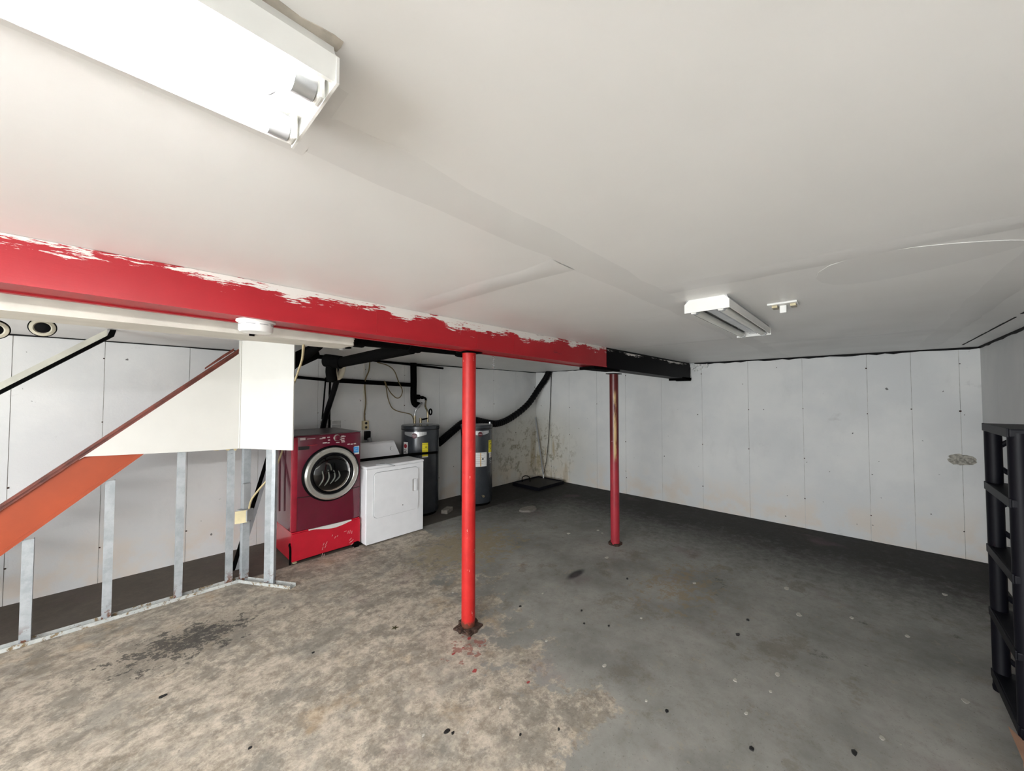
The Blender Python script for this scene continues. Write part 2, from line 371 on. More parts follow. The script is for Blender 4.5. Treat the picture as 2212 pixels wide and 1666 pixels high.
def tape(x0, x1, y0, y1, wob=.012):
    """thin feathered strip of joint compound"""
    bm = B(); n = max(2, int(max(x1-x0, y1-y0)/.16)); alongx = (x1-x0) > (y1-y0)
    lo, hi, lo2, hi2 = [], [], [], []
    for i in range(n+1):
        t = i/n; a = random.uniform(-wob, wob); b = random.uniform(-wob, wob)
        if alongx: lo.append((x0+(x1-x0)*t, y0+a)); hi.append((x0+(x1-x0)*t, y1+b))
        else: lo.append((x0+a, y0+(y1-y0)*t)); hi.append((x1+b, y0+(y1-y0)*t))
    L = [bm.verts.new((*p, HC)) for p in lo]; H_ = [bm.verts.new((*p, HC)) for p in hi]
    Lm = [bm.verts.new(((p[0]*.72+q[0]*.28), (p[1]*.72+q[1]*.28), HC-.0028)) for p, q in zip(lo, hi)]
    Hm = [bm.verts.new(((p[0]*.28+q[0]*.72), (p[1]*.28+q[1]*.72), HC-.0028)) for p, q in zip(lo, hi)]
    for A_, B_ in ((L, Lm), (Lm, Hm), (Hm, H_)):
        for i in range(n): bm.faces.new((A_[i], A_[i+1], B_[i+1], B_[i]))
    bmesh.ops.recalc_face_normals(bm, faces=bm.faces[:])
    for f in bm.faces: 
        if f.normal.z > 0: f.normal_flip()
    obj('joint_tape', bm, CEIL2, ceil, True)
tape(.25, XB-.05, .68, .82); tape(XF+.1, .25, .60, .84); tape(1.08, 1.22, .82, 1.89); tape(1.70, 1.84, -.46, .68); tape(3.52, 3.66, .82, 1.89)
tape(.4, XB-.05, -.54, -.40); tape(4.14, 4.28, -.42, .68); tape(2.31, 2.45, -.84, -.54)
# skim-coat repair on the ceiling
bm = B(); pts = []
for k in range(20):
    a = 2*math.pi*k/20; pts.append((2.02+.20*math.cos(a)+.05*math.sin(2*a), -.13+.27*math.sin(a), HC-.002))
prism(bm, pts, (0, 0, .002)); obj('skim_repair', bm, CEIL2, ceil)
pts = [px(u, v, 2, HC-.0012) for u, v in ((520, -60), (600, 0), (650, 38), (690, 58), (722, 76), (742, 92), (736, 104), (728, 112), (715, 110), (690, 96), (640, 66), (560, 16), (470, -50))]
bm = B(); prism(bm, pts, (0, 0, .0012)); obj('ceiling_smear', bm, plain('tan_smear', (.42, .38, .32), .6, var=.2, scale=30), ceil)
# black open joints where ceiling meets walls
bm = B(); n = 40
def gapstrip(name, p0, p1, nrm, h):
    bm = B(); p0, p1, nrm = Vector(p0), Vector(p1), Vector(nrm); lo, hi = [], []
    for i in range(41):
        p = p0.lerp(p1, i/40); d = h*random.uniform(.55, 1.15)
        lo.append(p+Vector((0, 0, -d))); hi.append(p+Vector((0, 0, .02)))
    for a, b, c, d in zip(lo, lo[1:], hi[1:], hi):
        f = [bm.verts.new(v) for v in (a, b, c, d)]; g = [bm.verts.new(v+nrm*.006) for v in (a, b, c, d)]
        bm.faces.new(g); bm.faces.new((f[0], f[1], g[1], g[0])); bm.faces.new((f[1], f[2], g[2], g[1])); bm.faces.new((f[3], f[0], g[0], g[3]))
    bmesh.ops.recalc_face_normals(bm, faces=bm.faces[:])
    return struct(obj(name, bm, GAP))
gapstrip('trim_1', (XB-.001, YC, HC), (XB-.001, 1.85, HC), (-1, 0, 0), .026)
gapstrip('trim_2', (XB-.001, 2.15, HC), (XB-.001, YA, HC), (-1, 0, 0), .013)
gapstrip('trim_3', (XF, YA-.001, HC), (XB, YA-.001, HC), (0, -1, 0), .014)
gapstrip('trim_4', (1.0, YC+.001, HC), (XB, YC+.001, HC), (0, 1, 0), .022)
bm = B()
for i in range(16):
    x = 3.62+i*.125
    if random.random() < .85: box(bm, x, x+.12, -.70-.004, -.70+.004+random.random()*.004, HC-.003, HC+.001)
obj('ceiling_crack', bm, GAP, ceil)

# ================================================================== MAIN BEAM AND POSTS
BY0, BY1 = 1.90, 2.09
zb = lambda x: 1.999-.0135*x
def beam(name, x0, x1, z0f, mat, top):
    bm = B(); n = 14
    for i in range(n):
        a, b = x0+(x1-x0)*i/n, x0+(x1-x0)*(i+1)/n
        pass
    hexa(bm, [(x0, BY0, z0f(x0)), (x0, BY1, z0f(x0)), (x0, BY1, top), (x0, BY0, top)], [(x1, BY0, z0f(x1)), (x1, BY1, z0f(x1)), (x1, BY1, top), (x1, BY0, top)])
    return obj(name, bm, mat)
SPL = 3.40
bt = thing('support_beam', 'long red painted beam under the ceiling with white brush marks along its top', 'beam', (0, 2.0, 1.97))
bm = B(); hexa(bm, [(XF+.01, BY0, zb(XF)), (XF+.01, BY1, zb(XF)), (XF+.01, BY1, HC-.001), (XF+.01, BY0, HC-.001)], [(SPL, BY0, zb(SPL)), (SPL, BY1, zb(SPL)), (SPL, BY1, HC-.001), (SPL, BY0, HC-.001)])
obj('beam_body', bm, RED, bt)
bm = B()
for y0, y1 in ((BY0-.006, BY0+.02), (BY1-.02, BY1+.006)):
    hexa(bm, [(XF+.01, y0, zb(XF)-.006), (XF+.01, y1, zb(XF)-.006), (XF+.01, y1, zb(XF)+.006), (XF+.01, y0, zb(XF)+.006)], [(SPL, y0, zb(SPL)-.006), (SPL, y1, zb(SPL)-.006), (SPL, y1, zb(SPL)+.006), (SPL, y0, zb(SPL)+.006)])
obj('flange_edge', bm, RED, bt)
for x in (.945, 1.66, 2.02): 
    bm = B(); box(bm, x-.002, x+.002, BY0-.0015, BY0+.001, zb(x)+.008, HC-.03); obj('weld_seam', bm, RED, bt)
b2 = thing('beam_extension', 'short black beam section joining the red beam to the far wall', 'beam', (4.6, 2.0, 1.93))
zb2 = lambda x: zb(x)-.012
bm = B(); hexa(bm, [(SPL+.004, BY0-.004, zb2(SPL)), (SPL+.004, BY1, zb2(SPL)), (SPL+.004, BY1, HC-.022), (SPL+.004, BY0-.004, HC-.022)], [(XB-.05, BY0-.004, zb2(XB)), (XB-.05, BY1, zb2(XB)), (XB-.05, BY1, HC-.022), (XB-.05, BY0-.004, HC-.022)])
obj('beam_body', bm, BLKBEAM, b2)
bm = B(); box(bm, 3.18, SPL+.3, BY0+.01, BY1-.01, zb(3.3)-.034, zb(3.3)-.010); obj('splice_plate', bm, BLACK, b2)
bm = B(); box(bm, SPL+.02, XB-.05, BY0+.01, BY1-.01, HC-.022, HC); obj('dark_gap_strip', bm, GAP, b2)  # black strip stands in for the dark gap above the beam
bm = B(); 
for k in range(14): 
    x = random.uniform(5.5, 5.9); s = random.uniform(.015, .04); box(bm, x-s, x+s, BY0-.01, BY1, zb2(5.7)-random.uniform(.01, .03), zb2(5.7)+.02)
obj('mortar_lump', bm, BLACK, b2)
bm = B()
for k in range(22):
    y = random.uniform(1.66, 1.90); z = HC-.03-random.random()*.11*(1-(1.9-y)/.3); s = random.uniform(.008, .022)
    box(bm, XB-.02-random.random()*.03, XB, y-s, y+s, z-s, z+s)
stuff(obj('broken_plaster', bm, LAB, wallB))
def post(x, y, top, mat, label, plate):
    t = thing('steel_post', label, 'post', (x, y, 0)); r = .049
    bm = B(); lathe(bm, [(0, .008), (r, .008)]+[(r, .008+(top-.008)*k/12) for k in range(1, 13)]+[(0, top)], (x, y, 0), seg=28); obj('shaft', bm, mat, t, True)
    bm = B(); box(bm, -plate, plate, -plate, plate, 0, .012, mat=Matrix.Translation((x, y, 0)) @ Matrix.Rotation(math.radians(12), 4, 'Z'))
    for k in range(30):
        a = random.uniform(0, 6.28); d = random.uniform(.05, plate*1.12); s = random.uniform(.006, .014)
        box(bm, x+d*math.cos(a)-s, x+d*math.cos(a)+s, y+d*math.sin(a)-s, y+d*math.sin(a)+s, 0, .012+s)
    obj('base_plate', bm, RUST, t)
    bm = B(); box(bm, x-.075, x+.075, y-.06, y+.06, top-.008, top); obj('cap_plate', bm, BLACK, t)
post(1.745, 2.085, zb(1.74)-.004, POST1, 'bright red round steel post with chipped paint on a rusty plate', .075)
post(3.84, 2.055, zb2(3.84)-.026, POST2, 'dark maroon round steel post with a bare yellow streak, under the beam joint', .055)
# spring hanging from the beam
bm = B(); P = []
c0 = px(1066, 752, 1, BY1+.01)
for i in range(90): a = i*.55; P.append((c0.x+.009*math.cos(a), c0.y+.009*math.sin(a), zb(2)-.006-i*.0011))
tube(bm, P, .0016, 6); tag(obj('coil_spring', bm, SILV, None, True), 'small coil spring hanging from the back of the red beam', 'spring')

# ================================================================== PIPE BOXING, PIPES BEHIND THE BEAM
bx = thing('pipe_boxing', 'long off-white boxed-in pipe chase under the ceiling behind the red beam', 'pipe boxing', (-1, 2.28, 1.95))
bm = B(); box(bm, XF+.01, .935, 2.168, 2.185, 1.95, HC-.001); obj('face_board', bm, BOXW, bx)
bm = B(); box(bm, XF+.01, .945, 2.185, 2.395, 1.95, 1.965); obj('bottom_board', bm, BOXW, bx)
bm = B(); box(bm, XF+.01, .935, 2.38, 2.395, 1.965, HC-.001); obj('back_board', bm, BOXW, bx)
bm = B()
for k in range(18):
    y = random.uniform(2.17, 2.36); z = random.uniform(1.96, HC-.03); s = random.uniform(.006, .016)
    box(bm, .935, .935+random.uniform(.01, .03), y-s, y+s, z-s, z+s)
stuff(obj('torn_edge', bm, BOXW, bx))
md = thing('drain_pipe', 'thick black iron drain pipe running out of the boxing behind the beam', 'pipe', (1.3, 2.29, 1.95))
bm = B(); dz1, dz2 = px(800, 749, 1, 2.285).z+.066, px(988, 767, 1, 2.285).z+.066; P = [(.948, 2.285, dz1), (1.0, 2.285, dz1), (1.4, 2.285, (dz1+dz2)/2), (1.86, 2.285, dz2)]; tube(bm, spline(P, 4), .068, 18); obj('pipe_run', bm, BLACK, md, True)
for x, l in ((1.02, .05), (1.40, .10), (1.84, .07)):
    bm = B(); tube(bm, [(x-l/2, 2.285, (dz1+dz2)/2), (x+l/2, 2.285, (dz1+dz2)/2)], .080, 18); obj('hub_collar', bm, BLACK, md, True)
bm = B(); tube(bm, spline([(1.86, 2.285, dz2), (1.93, 2.30, dz2+.01), (1.95, 2.31, 2.08), (1.95, 2.31, HC)], 5), .066, 16); obj('elbow', bm, BLACK, md, True)
lp = thing('branch_drain_pipe', 'black branch drain pipe slanting from the main drain towards the laundry wall', 'pipe', (1.5, 3.3, 1.9))
p_end = px(737, 783, 2, 1.955); 
bm = B(); tube(bm, [(1.44, 2.36, 2.0), tuple(p_end)], .046, 16); obj('pipe_run', bm, BLACK, lp, True)
bm = B(); tube(bm, [tuple(p_end), tuple(p_end+Vector((-.09, .12, .02)))], .058, 16); obj('hub_collar', bm, BLACK, lp, True)
bm = B(); q = p_end+Vector((-.05, .08, 0)); tube(bm, spline([tuple(q), tuple(q+Vector((0, .02, -.08))), tuple(q+Vector((.02, .04, -.16)))], 5), .045, 14); obj('elbow', bm, BLACK, lp, True)
# cream trap fitting by the wall
tr = thing('trap_fitting', 'cream plastic trap fitting under the end of the branch drain', 'pipe fitting', tuple(px(728, 800, 1, p_end.y+.16)))
ty = p_end.y+.16; a = px(720, 787, 1, ty); b = px(723, 808, 1, ty); c = px(737, 808, 1, ty); d = px(742, 786, 1, ty)
bm = B(); tube(bm, spline([tuple(a), tuple(b), tuple((b+c)/2+Vector((0, 0, -.03))), tuple(c), tuple(d)], 6), .028, 12); obj('trap_bend', bm, PORC, tr, True)
# black pipes under the ceiling on the laundry side
def pipe(name, pts, r, label, mat=BLACK, seg=12, k=0, cat='pipe', group=None):
    bm = B(); tube(bm, spline(pts, k) if k else pts, r, seg); return tag(obj(name, bm, mat, None, True), label, cat, group)
PW = YA-.06
dg = thing('slanting_pipe', 'thick black pipe slanting down beside the edge of the white panel', 'pipe', tuple(px(650, 780, 1, 4.0)))
a = px(690, 748, 2, 2.08); b = px(606, 806, 1, 4.2)
bm = B(); tube(bm, [tuple(a), tuple(b)], [.03, .055], 14); obj('pipe_run', bm, BLACK, dg, True)
a2 = px(662, 768, 1, 3.7)
bm = B(); tube(bm, [tuple(a2+Vector((.05, -.06, .035))), tuple(a2+Vector((-.05, .06, -.035)))], .07, 14); obj('hub_collar', bm, BLACK, dg, True)
pipe('ceiling_pipe', [px(628, 765, 1, PW-.1), px(700, 770, 1, PW-.1), px(745, 774, 1, PW-.1)], .035, 'black pipe close under the ceiling above the laundry box')
pw = thing('wall_water_pipe', 'black horizontal water pipe running along the laundry wall to the heater', 'pipe', tuple(px(760, 824, 1, PW)))
bm = B(); tube(bm, [px(600, 811, 1, PW), px(706, 821, 1, PW)], .018, 12); obj('thin_run', bm, BLACK, pw, True)
bm = B(); tube(bm, [px(703, 820.5, 1, PW), px(891, 832, 1, PW)], .030, 12); obj('insulated_run', bm, BLACK, pw, True)
rp = thing('riser_pipe', 'black insulated riser pipe with elbow and stubs above the dented-top water heater', 'pipe', tuple(px(893, 830, 1, PW)))
rp['label'] = 'black insulated vertical riser pipe above the water heater by the dryer'
a = px(893, 779, 1, PW); b = px(894, 868, 1, PW); e = px(905, 876, 1, PW)
bm = B(); tube(bm, spline([a, px(893.5, 825, 1, PW), b, e], 6), .046, 14); obj('insulated_run', bm, BLACK, rp, True)
bm = B(); tube(bm, [px(894, 857, 1, PW), px(906, 858, 1, PW)], .036, 12); obj('tee_stub', bm, BLACK, rp, True)
bm = B(); tube(bm, spline([px(905, 858, 1, PW), px(915, 859, 1, PW-.02), px(919, 861, 1, PW-.04), px(920, 866, 1, PW-.05)], 5), .016, 10); obj('brass_arm', bm, BLACK, rp, True)
bm = B(); lathe(bm, [(0, -.02), (.024, -.02), (.024, .02), (0, .02)], px(912, 859, 1, PW-.02), 'Y-', 12); obj('valve_nut', bm, BLACK, rp, True)
pipe('long_thin_pipe', [px(806, 779, 1, PW), px(880, 787, 1, PW), px(957, 796, 1, PW)], .016, 'thin black pipe tucked under the ceiling, ending over the water heater')
pipe('supply_pipe', [px(715, 782, 1, PW), px(712, 850, 1, PW), px(711, 933, 1, PW)], .013, 'thin dark supply pipe dropping to the right half of the laundry box')
pipe('supply_pipe', [px(703, 824, 1, PW), px(700, 860, 1, PW), px(696, 906, 1, PW)], .009, 'thin dark supply pipe dropping to the left half of the laundry box', BLACK)
pipe('washer_hose', [px(734, 795, 1, 4.55), px(724, 835, 1, 4.62), px(708, 885, 1, 4.70), px(698, 922, 1, 4.86), px(697, 935, 1, 4.895), px(697, 960, 1, 4.895)], .032, 'thick black washer drain hose slanting down behind the red washing machine', DARKR, 12, 6, 'hose')
# ceiling hooks and clamp above the laundry
hk = thing('pull_lamp_holder', 'small white lamp holder with black ring under the laundry ceiling', 'lamp holder', tuple(px(737, 755, 2, 2.1)))
c_ = px(738, 748, 2, 2.13)
bm = B(); lathe(bm, [(0, 0), (.04, 0), (.035, -.03), (.022, -.06), (0, -.06)], (c_.x, c_.y, HC), seg=20); obj('holder', bm, LAB, hk, True)
bm = B(); tube(bm, [(c_.x+.05+.035*math.cos(k*.4), c_.y+.03*math.sin(k*.4), HC-.03) for k in range(17)], .008, 8); obj('ring', bm, BLACK, hk, True)

# ================================================================== STAIRS, STUD FRAME, PANELS
S = .905; tz = lambda x: 1.421+S*x        # top line of the stair trim
st = thing('staircase', 'orange and brown timber staircase climbing along the left wall', 'staircase', (-.3, 4.5, 0))
bm = B(); x0, x1 = -1.56, .71
prism(bm, [(x0, 4.062, max(0, tz(x0)-.05)), (x1, 4.062, tz(x1)-.03), (x1, 4.062, tz(x1)-.34), (-1.195, 4.062, 0), (x0, 4.062, 0)], (0, .036, 0)); obj('stringer', bm, ORANGE, st)
bm = B(); prism(bm, [(-1.36, 4.056, 0), (-1.195, 4.056, 0), (x1, 4.056, tz(x1)-.342), (x1, 4.056, tz(x1)-.312)][1:]+[(-1.23, 4.056, 0)], (0, .006, 0)); obj('lower_edge_strip', bm, ORANGE, st)
bm = B(); prism(bm, [(x0, 4.045, tz(x0)-.045), (.735, 4.045, tz(.735)-.045), (.735, 4.045, tz(.735)), (x0, 4.045, tz(x0))], (0, .06, 0)); obj('top_trim', bm, BROWN, st)
bm = B(); prism(bm, [(x0, 4.035, tz(x0)-.022), (.735, 4.035, tz(.735)-.022), (.735, 4.035, tz(.735)-.008), (x0, 4.035, tz(x0)-.008)], (0, .01, 0)); obj('trim_bead', bm, BROWN, st)
bm = B(); prism(bm, [(.50, 4.12, tz(.5)+.01), (.70, 4.12, tz(.70)+.005), (.70, 4.12, tz(.70)+.03), (.62, 4.12, tz(.62)+.035), (.50, 4.12, tz(.5)+.025)], (0, .02, 0)); obj('trim_splinter', bm, BROWN, st)
for k in range(9):
    z = .2*(k+1)-.06; x = (z+.05-1.421)/S
    bm = B(); box(bm, x, x+.245, 4.10, 4.945, z-.035, z); obj('tread', bm, BROWN, st)
bm = B(); prism(bm, [(x0, 4.93, tz(x0)-.12), (.60, 4.93, tz(.60)-.12), (.60, 4.93, tz(.60)-.30), (-1.25, 4.93, 0), (x0, 4.93, 0)], (0, .018, 0)); obj('wall_stringer', bm, ORANGE, st)
hr = thing('handrail', 'white timber handrail with painted-on underside shade slanting up to the ceiling over the stairs', 'handrail', (-.6, 4.1, 1.2))
rz = lambda x: 2.205+.885*x
bm = B(); xa, xb_ = -1.45, -.075
prism(bm, [(xa, 4.08, rz(xa)-.04), (xb_, 4.08, rz(xb_)-.04), (xb_, 4.08, min(HC, rz(xb_)+.012)), (xa, 4.08, rz(xa)+.012)], (0, .04, 0)); obj('rail', bm, WOODW, hr)
bm = B(); prism(bm, [(xa, 4.074, rz(xa)-.062), (-.04, 4.074, rz(-.04)-.066), (-.03, 4.074, HC-.002), (-.06, 4.074, HC-.002), (xb_, 4.074, rz(xb_)-.038), (xa, 4.074, rz(xa)-.038)], (0, .05, 0)); obj('underside_shade', bm, BLACK, hr)  # black strip paints in the shade on the rail's unlit underside
bm = B(); box(bm, xa-.05, xa, 4.101, 4.141, 0, rz(xa)+.012); obj('newel', bm, WOODW, hr)

fr = thing('stud_frame', 'grey metal stud frame with rusty floor track under the stairs', 'stud frame', (.2, 4.09, 0))
def channel(x, y, z0, z1, w_, d_, rot=0, t=.003, mat=GALV, name='stud', par=None):
    bm = B(); M = Matrix.Translation((x, y, 0)) @ Matrix.Rotation(rot, 4, 'Z')
    box(bm, -w_/2, w_/2, -d_/2, -d_/2+t, z0, z1, mat=M); box(bm, -w_/2, -w_/2+t, -d_/2+t, d_/2, z0, z1, mat=M)
    box(bm, w_/2-t, w_/2, -d_/2+t, d_/2, z0, z1, mat=M)
    return obj(name, bm, mat, par or fr)
for x, top in ((-.40, None), (-.035, None), (.358, 1.9), (.69, 2.0)):
    channel(x, 4.082, .004, (tz(x-.02)-.345) if top is None else min(tz(x-.03)-.35, top), .05, .036)
channel(.80, 4.075, .004, HC-.05, .055, .05, .2)
ang = math.atan2(3.628-4.088, 1.028-.746)
channel(.925, 3.845, .004, HC-.05, .045, .05, ang+math.pi/2-.9); channel(.955, 3.795, .004, HC-.05, .03, .04, ang+.3)
bm = B()
for a, b, z0, z1 in ((4.052, 4.056, .002, .028), (4.118, 4.122, .002, .028), (4.056, 4.118, 0, .004)): box(bm, XF+.1, .80, a, b, z0, z1)
obj('floor_track', bm, TRACK, fr)
bm = B(); L_ = .56; M = Matrix.Translation((.77, 4.09, 0)) @ Matrix.Rotation(ang, 4, 'Z')
for a, b, z0, z1 in ((-.033, -.029, .002, .028), (.029, .033, .002, .028), (-.029, .029, 0, .004)): box(bm, 0, L_, a, b, z0, z1, mat=M)
obj('floor_track', bm, TRACK, fr)
en = thing('stair_enclosure', 'white board panels enclosing the upper part of the stairs', 'wall panel', (.5, 4.0, 1.2))
bm = B(); prism(bm, [(-.165, 4.032, 1.222), (-.19, 4.032, tz(-.19)-.046), (.722, 4.032, tz(.722)-.046), (.722, 4.032, HC-.002), (.738, 4.032, HC-.002), (.735, 4.032, 1.188), (.36, 4.032, 1.198)], (0, .012, 0)); obj('side_panel', bm, PANEL, en)
p0 = Vector((.738, 4.03)); p1 = px(626, 855, 2, 1.65) if False else None
A_, E_ = Vector((.738, 4.034, 0)), Vector((1.040, 3.610, 0)); nn = Vector(((E_-A_).y, -(E_-A_).x, 0)).normalized()*-.013
bm = B(); hexa(bm, [A_+Vector((0, 0, 1.188)), E_+Vector((0, 0, 1.182)), E_+nn+Vector((0, 0, 1.182)), A_+nn+Vector((0, 0, 1.188))], [A_+Vector((0, 0, HC-.002)), E_+Vector((0, 0, HC-.002)), E_+nn+Vector((0, 0, HC-.002)), A_+nn+Vector((0, 0, HC-.002))]); obj('end_panel', bm, PANEL, en)
bm = B(); tube(bm, [(.737, 4.031, 1.19), (.737, 4.031, HC-.01)], .005, 8); obj('corner_bead', bm, PANEL, en)
for u, l in ((468, 8), (492, 5), (508, 4)):
    c_ = px(u, 972, 1, 4.035); bm = B(); prism(bm, [(c_.x-l*.003, 4.034, c_.z+.012), (c_.x-l*.002, 4.034, c_.z-.004), (c_.x+l*.001, 4.034, c_.z-.007), (c_.x+l*.003, 4.034, c_.z), (c_.x+l*.003, 4.034, c_.z+.012)], (0, .01, 0)); obj('torn_paper', bm, WIREY, en)
# junction box on the corner stud
jb = thing('junction_box', 'grey electrical junction box with yellow cover on the corner stud', 'electrical box', tuple(px(528, 1130, 1, 4.0)))
c_ = px(527, 1113, 1, 4.0); M = Matrix.Translation(c_) @ Matrix.Rotation(-.9, 4, 'Z')
bm = B(); box(bm, -.05, .05, -.025, .05, -.05, .05, .004, M); obj('box_body', bm, GREYP, jb)
bm = B(); box(bm, -.055, .035, -.034, -.026, -.056, .052, .002, Matrix.Translation(c_+Vector((-.012, -.01, 0))) @ Matrix.Rotation(-.15, 4, 'Z')); obj('cover', bm, CREAM, jb)
bm = B(); c2 = c_+Vector((.02, .03, .16)); box(bm, -.028, .028, -.02, .02, -.11, .11, .002, Matrix.Translation(c2) @ Matrix.Rotation(.2, 4, 'Z')); obj('backing_block', bm, GREYP, jb)
pipe('yellow_cable', [px(656, 742, 2, 1.956), px(653, 775, 1, 3.0), px(645, 800, 1, 3.3), px(634, 833, 1, 3.75), px(628, 860, 1, 3.88), px(622, 920, 1, 3.92), px(612, 966, 1, 3.92), px(600, 1000, 1, 3.92), px(583, 1030, 1, 3.93), px(560, 1057, 1, 3.94), px(543, 1080, 1, 3.97), px(538, 1100, 1, 4.0)], .008, 'pale yellow cable dropping from the pipe boxing past the panel to the junction box', WIREY, 8, 6, 'cable')
ls = thing('leaning_strip', 'dark metal strip leaning against the left wall behind the studs', 'metal strip', tuple(px(500, 1240, 1, 4.25)))
a = px(498, 1235, 1, 4.28); b = px(579, 975, 1, 4.6); a.z = max(a.z, .004)
for s, mt, nm in ((0, BLACK, 'dark_edge'), (.035, GREYP, 'grey_face')):
    bm = B(); hexa(bm, [a+Vector((s, 0, 0)), a+Vector((s+.034, 0, 0)), a+Vector((s+.034, .015, 0)), a+Vector((s, .015, 0))], [b+Vector((s, 0, 0)), b+Vector((s+.034, 0, 0)), b+Vector((s+.034, .015, 0)), b+Vector((s, .015, 0))]); obj(nm, bm, mt, ls)

# ================================================================== CEILING DEVICES
sd = thing('smoke_detector', 'round white smoke detector under the red beam', 'smoke detector', (.42, 2.0, zb(.42)-.055))
c_ = (.418, 1.995, zb(.418)-.001)
bm = B(); lathe(bm, [(0, 0), (.075, 0), (.076, -.008), (.066, -.012), (.066, -.012)], c_, seg=36); obj('base_ring', bm, STEELW, sd, True)
bm = B(); lathe(bm, [(.064, -.011), (.066, -.020), (.066, -.045), (.060, -.053), (.03, -.056), (0, -.056)], c_, seg=36); obj('cover', bm, STEELW, sd, True)
for k in range(8):
    a0 = k*math.pi/4; bm = B(); P = [(c_[0]+.0665*math.cos(a0+j*.09), c_[1]+.0665*math.sin(a0+j*.09), c_[2]-.022) for j in range(7)]
    tube(bm, P, .0016, 6); obj('vent_slot', bm, GREYP, sd)
bm = B(); q = px(545, 716, 1, 2.155); box(bm, q.x-.011, q.x+.011, 2.160, 2.166, q.z-.022, q.z+.014); tag(obj('black_tape', bm, BLACK), 'small black tape tab on the pipe boxing below the smoke detector', 'tape')
def lampsock(u, v, label, K=.47):
    c_ = px(u, v, 1, 2.5); t = thing('ceiling_lamp_socket', label, 'lamp socket', tuple(c_), 'sockets under the pipe boxing')
    ax = (Vector((0, 0, CAM_H))-c_); ax.z = -.35*ax.length; ax = ax.normalized()
    M = Vector((0, 0, 1)).rotation_difference(ax).to_matrix()
    bm = B(); lathe(bm, [(a*K, b*K) for a, b in ((0, -.035), (.05, -.035), (.072, -.022), (.078, 0), (.074, .012), (.055, .016), (.046, .004), (.040, -.01), (0, -.01))], c_, M, 32); obj('porcelain_ring', bm, PORC, t, True)
    bm = B(); lathe(bm, [(a*K, b*K) for a, b in ((0, .012), (.034, .010), (.050, .004), (.052, -.009))], c_, M, 24); obj('black_core', bm, DARKR, t, True)
    bm = B(); lathe(bm, [(a*K, b*K) for a, b in ((.076, -.030), (.084, -.016), (.084, -.002), (.079, .002), (.076, -.01))], c_, M, 32); obj('dark_rim', bm, BLACK, t, True)
    tp = Vector((c_.x, c_.y-.02, 1.965+.19)); bm = B(); tube(bm, [c_+Vector((0, 0, .03)), tp], .012, 10); obj('bracket', bm, BLACK, t, True)
lampsock(92, 708, 'round porcelain lamp socket with black core behind the pipe boxing, fully in view')
lampsock(-12, 712, 'round porcelain lamp socket with black core by the stair foot')
# small plate on the ceiling
pl_ = thing('ceiling_plate', 'small white plate with a stub on the ceiling beside the unlit fixture', 'ceiling plate', (2.46, .31, HC-.05))
bm = B(); box(bm, 2.40, 2.52, .245, .375, HC-.010, HC, .003); obj('plate', bm, STEELW, pl_)
bm = B(); box(bm, 2.448, 2.472, .295, .325, HC-.05, HC-.010, .003); obj('stub', bm, STEELW, pl_)
for y in (.265, .345): bm = B(); box(bm, 2.43, 2.49, y-.012, y+.012, HC-.022, HC-.0101); obj('dark_clip', bm, BRASS, pl_)

def fixture(name, label, x0, x1, y0, y1, drop, lit, dirty):
    t = thing(name, label, 'light fixture', ((x0+x1)/2, (y0+y1)/2, HC-drop)); w_ = y1-y0; ym = (y0+y1)/2; zc = HC
    bm = B(); prism(bm, [(x0, y0+.012, zc), (x0, y0+.004, zc-.02), (x0, y0+.004, zc-.030), (x0, ym-.035, zc-.034), (x0, ym-.02, zc-.05), (x0, ym+.02, zc-.05), (x0, ym+.035, zc-.034), (x0, y1-.004, zc-.030), (x0, y1-.004, zc-.02), (x0, y1-.012, zc)], (x1-x0, 0, 0)); obj('housing', bm, dirty, t)
    for s in (-1, 1):
        yy = y0 if s < 0 else y1
        bm = B(); prism(bm, [(x0, yy, zc-.022), (x0, yy-s*.006, zc-.022), (x0, yy-s*.010, zc-.057), (x0, yy-s*.004, zc-.057)], (x1-x0, 0, 0)); obj('side_flange', bm, STEELW, t)
    for xe, d in ((x0, -.004), (x1, .004)):
        bm = B(); ch = .022
        prism(bm, [(xe, y0, zc-drop), (xe, y1, zc-drop), (xe, y1, zc-ch), (xe, y1-ch, zc), (xe, y0+ch, zc), (xe, y0, zc-ch)], (d, 0, 0)); obj('end_plate', bm, STEELW, t)
    ty = (y0+w_*.20, y1-w_*.20); r = .019; tzz = zc-.054
    for y in ty:
        bm = B(); tube(bm, [(x0+.045, y, tzz), (x1-.045, y, tzz)], r, 16); obj('fluorescent_tube', bm, LIT if lit else DEADTUBE, t, True)
        for xe, s in ((x0, 1), (x1, -1)):
            bm = B(); tube(bm, [(xe+s*.017, y, tzz), (xe+s*.045, y, tzz)], r*1.02, 16); obj('tube_cap', bm, SILV, t, True)
            bm = B(); box(bm, xe+s*.005, xe+s*.016, y-.013, y+.013, zc-.072, zc-.02, .004); obj('lampholder', bm, STEELW, t)
    return t
f1 = fixture('fluorescent_fixture', 'lit two-tube fluorescent ceiling fixture glowing white', -2.26, .20, .53, .73, .060, True, STEELW)
bm = B(); tube(bm, spline([(.12, .645, HC-.05), (.135, .60, HC-.075), (.15, .58, HC-.06), (.165, .575, HC-.04)], 6), .002, 6); obj('loose_wire', bm, GREYP, f1, True)
bm = B(); lathe(bm, [(0, -.0008), (.008, -.0008), (.008, .0008), (0, .0008)], (.198, .63, HC-.03), 'X', 16); obj('knockout_hole', bm, INK, f1)
f2 = fixture('fluorescent_fixture', 'unlit two-tube fluorescent ceiling fixture with white end plates near the far wall', 2.04, 3.14, .47, .68, .066, False, SILV)

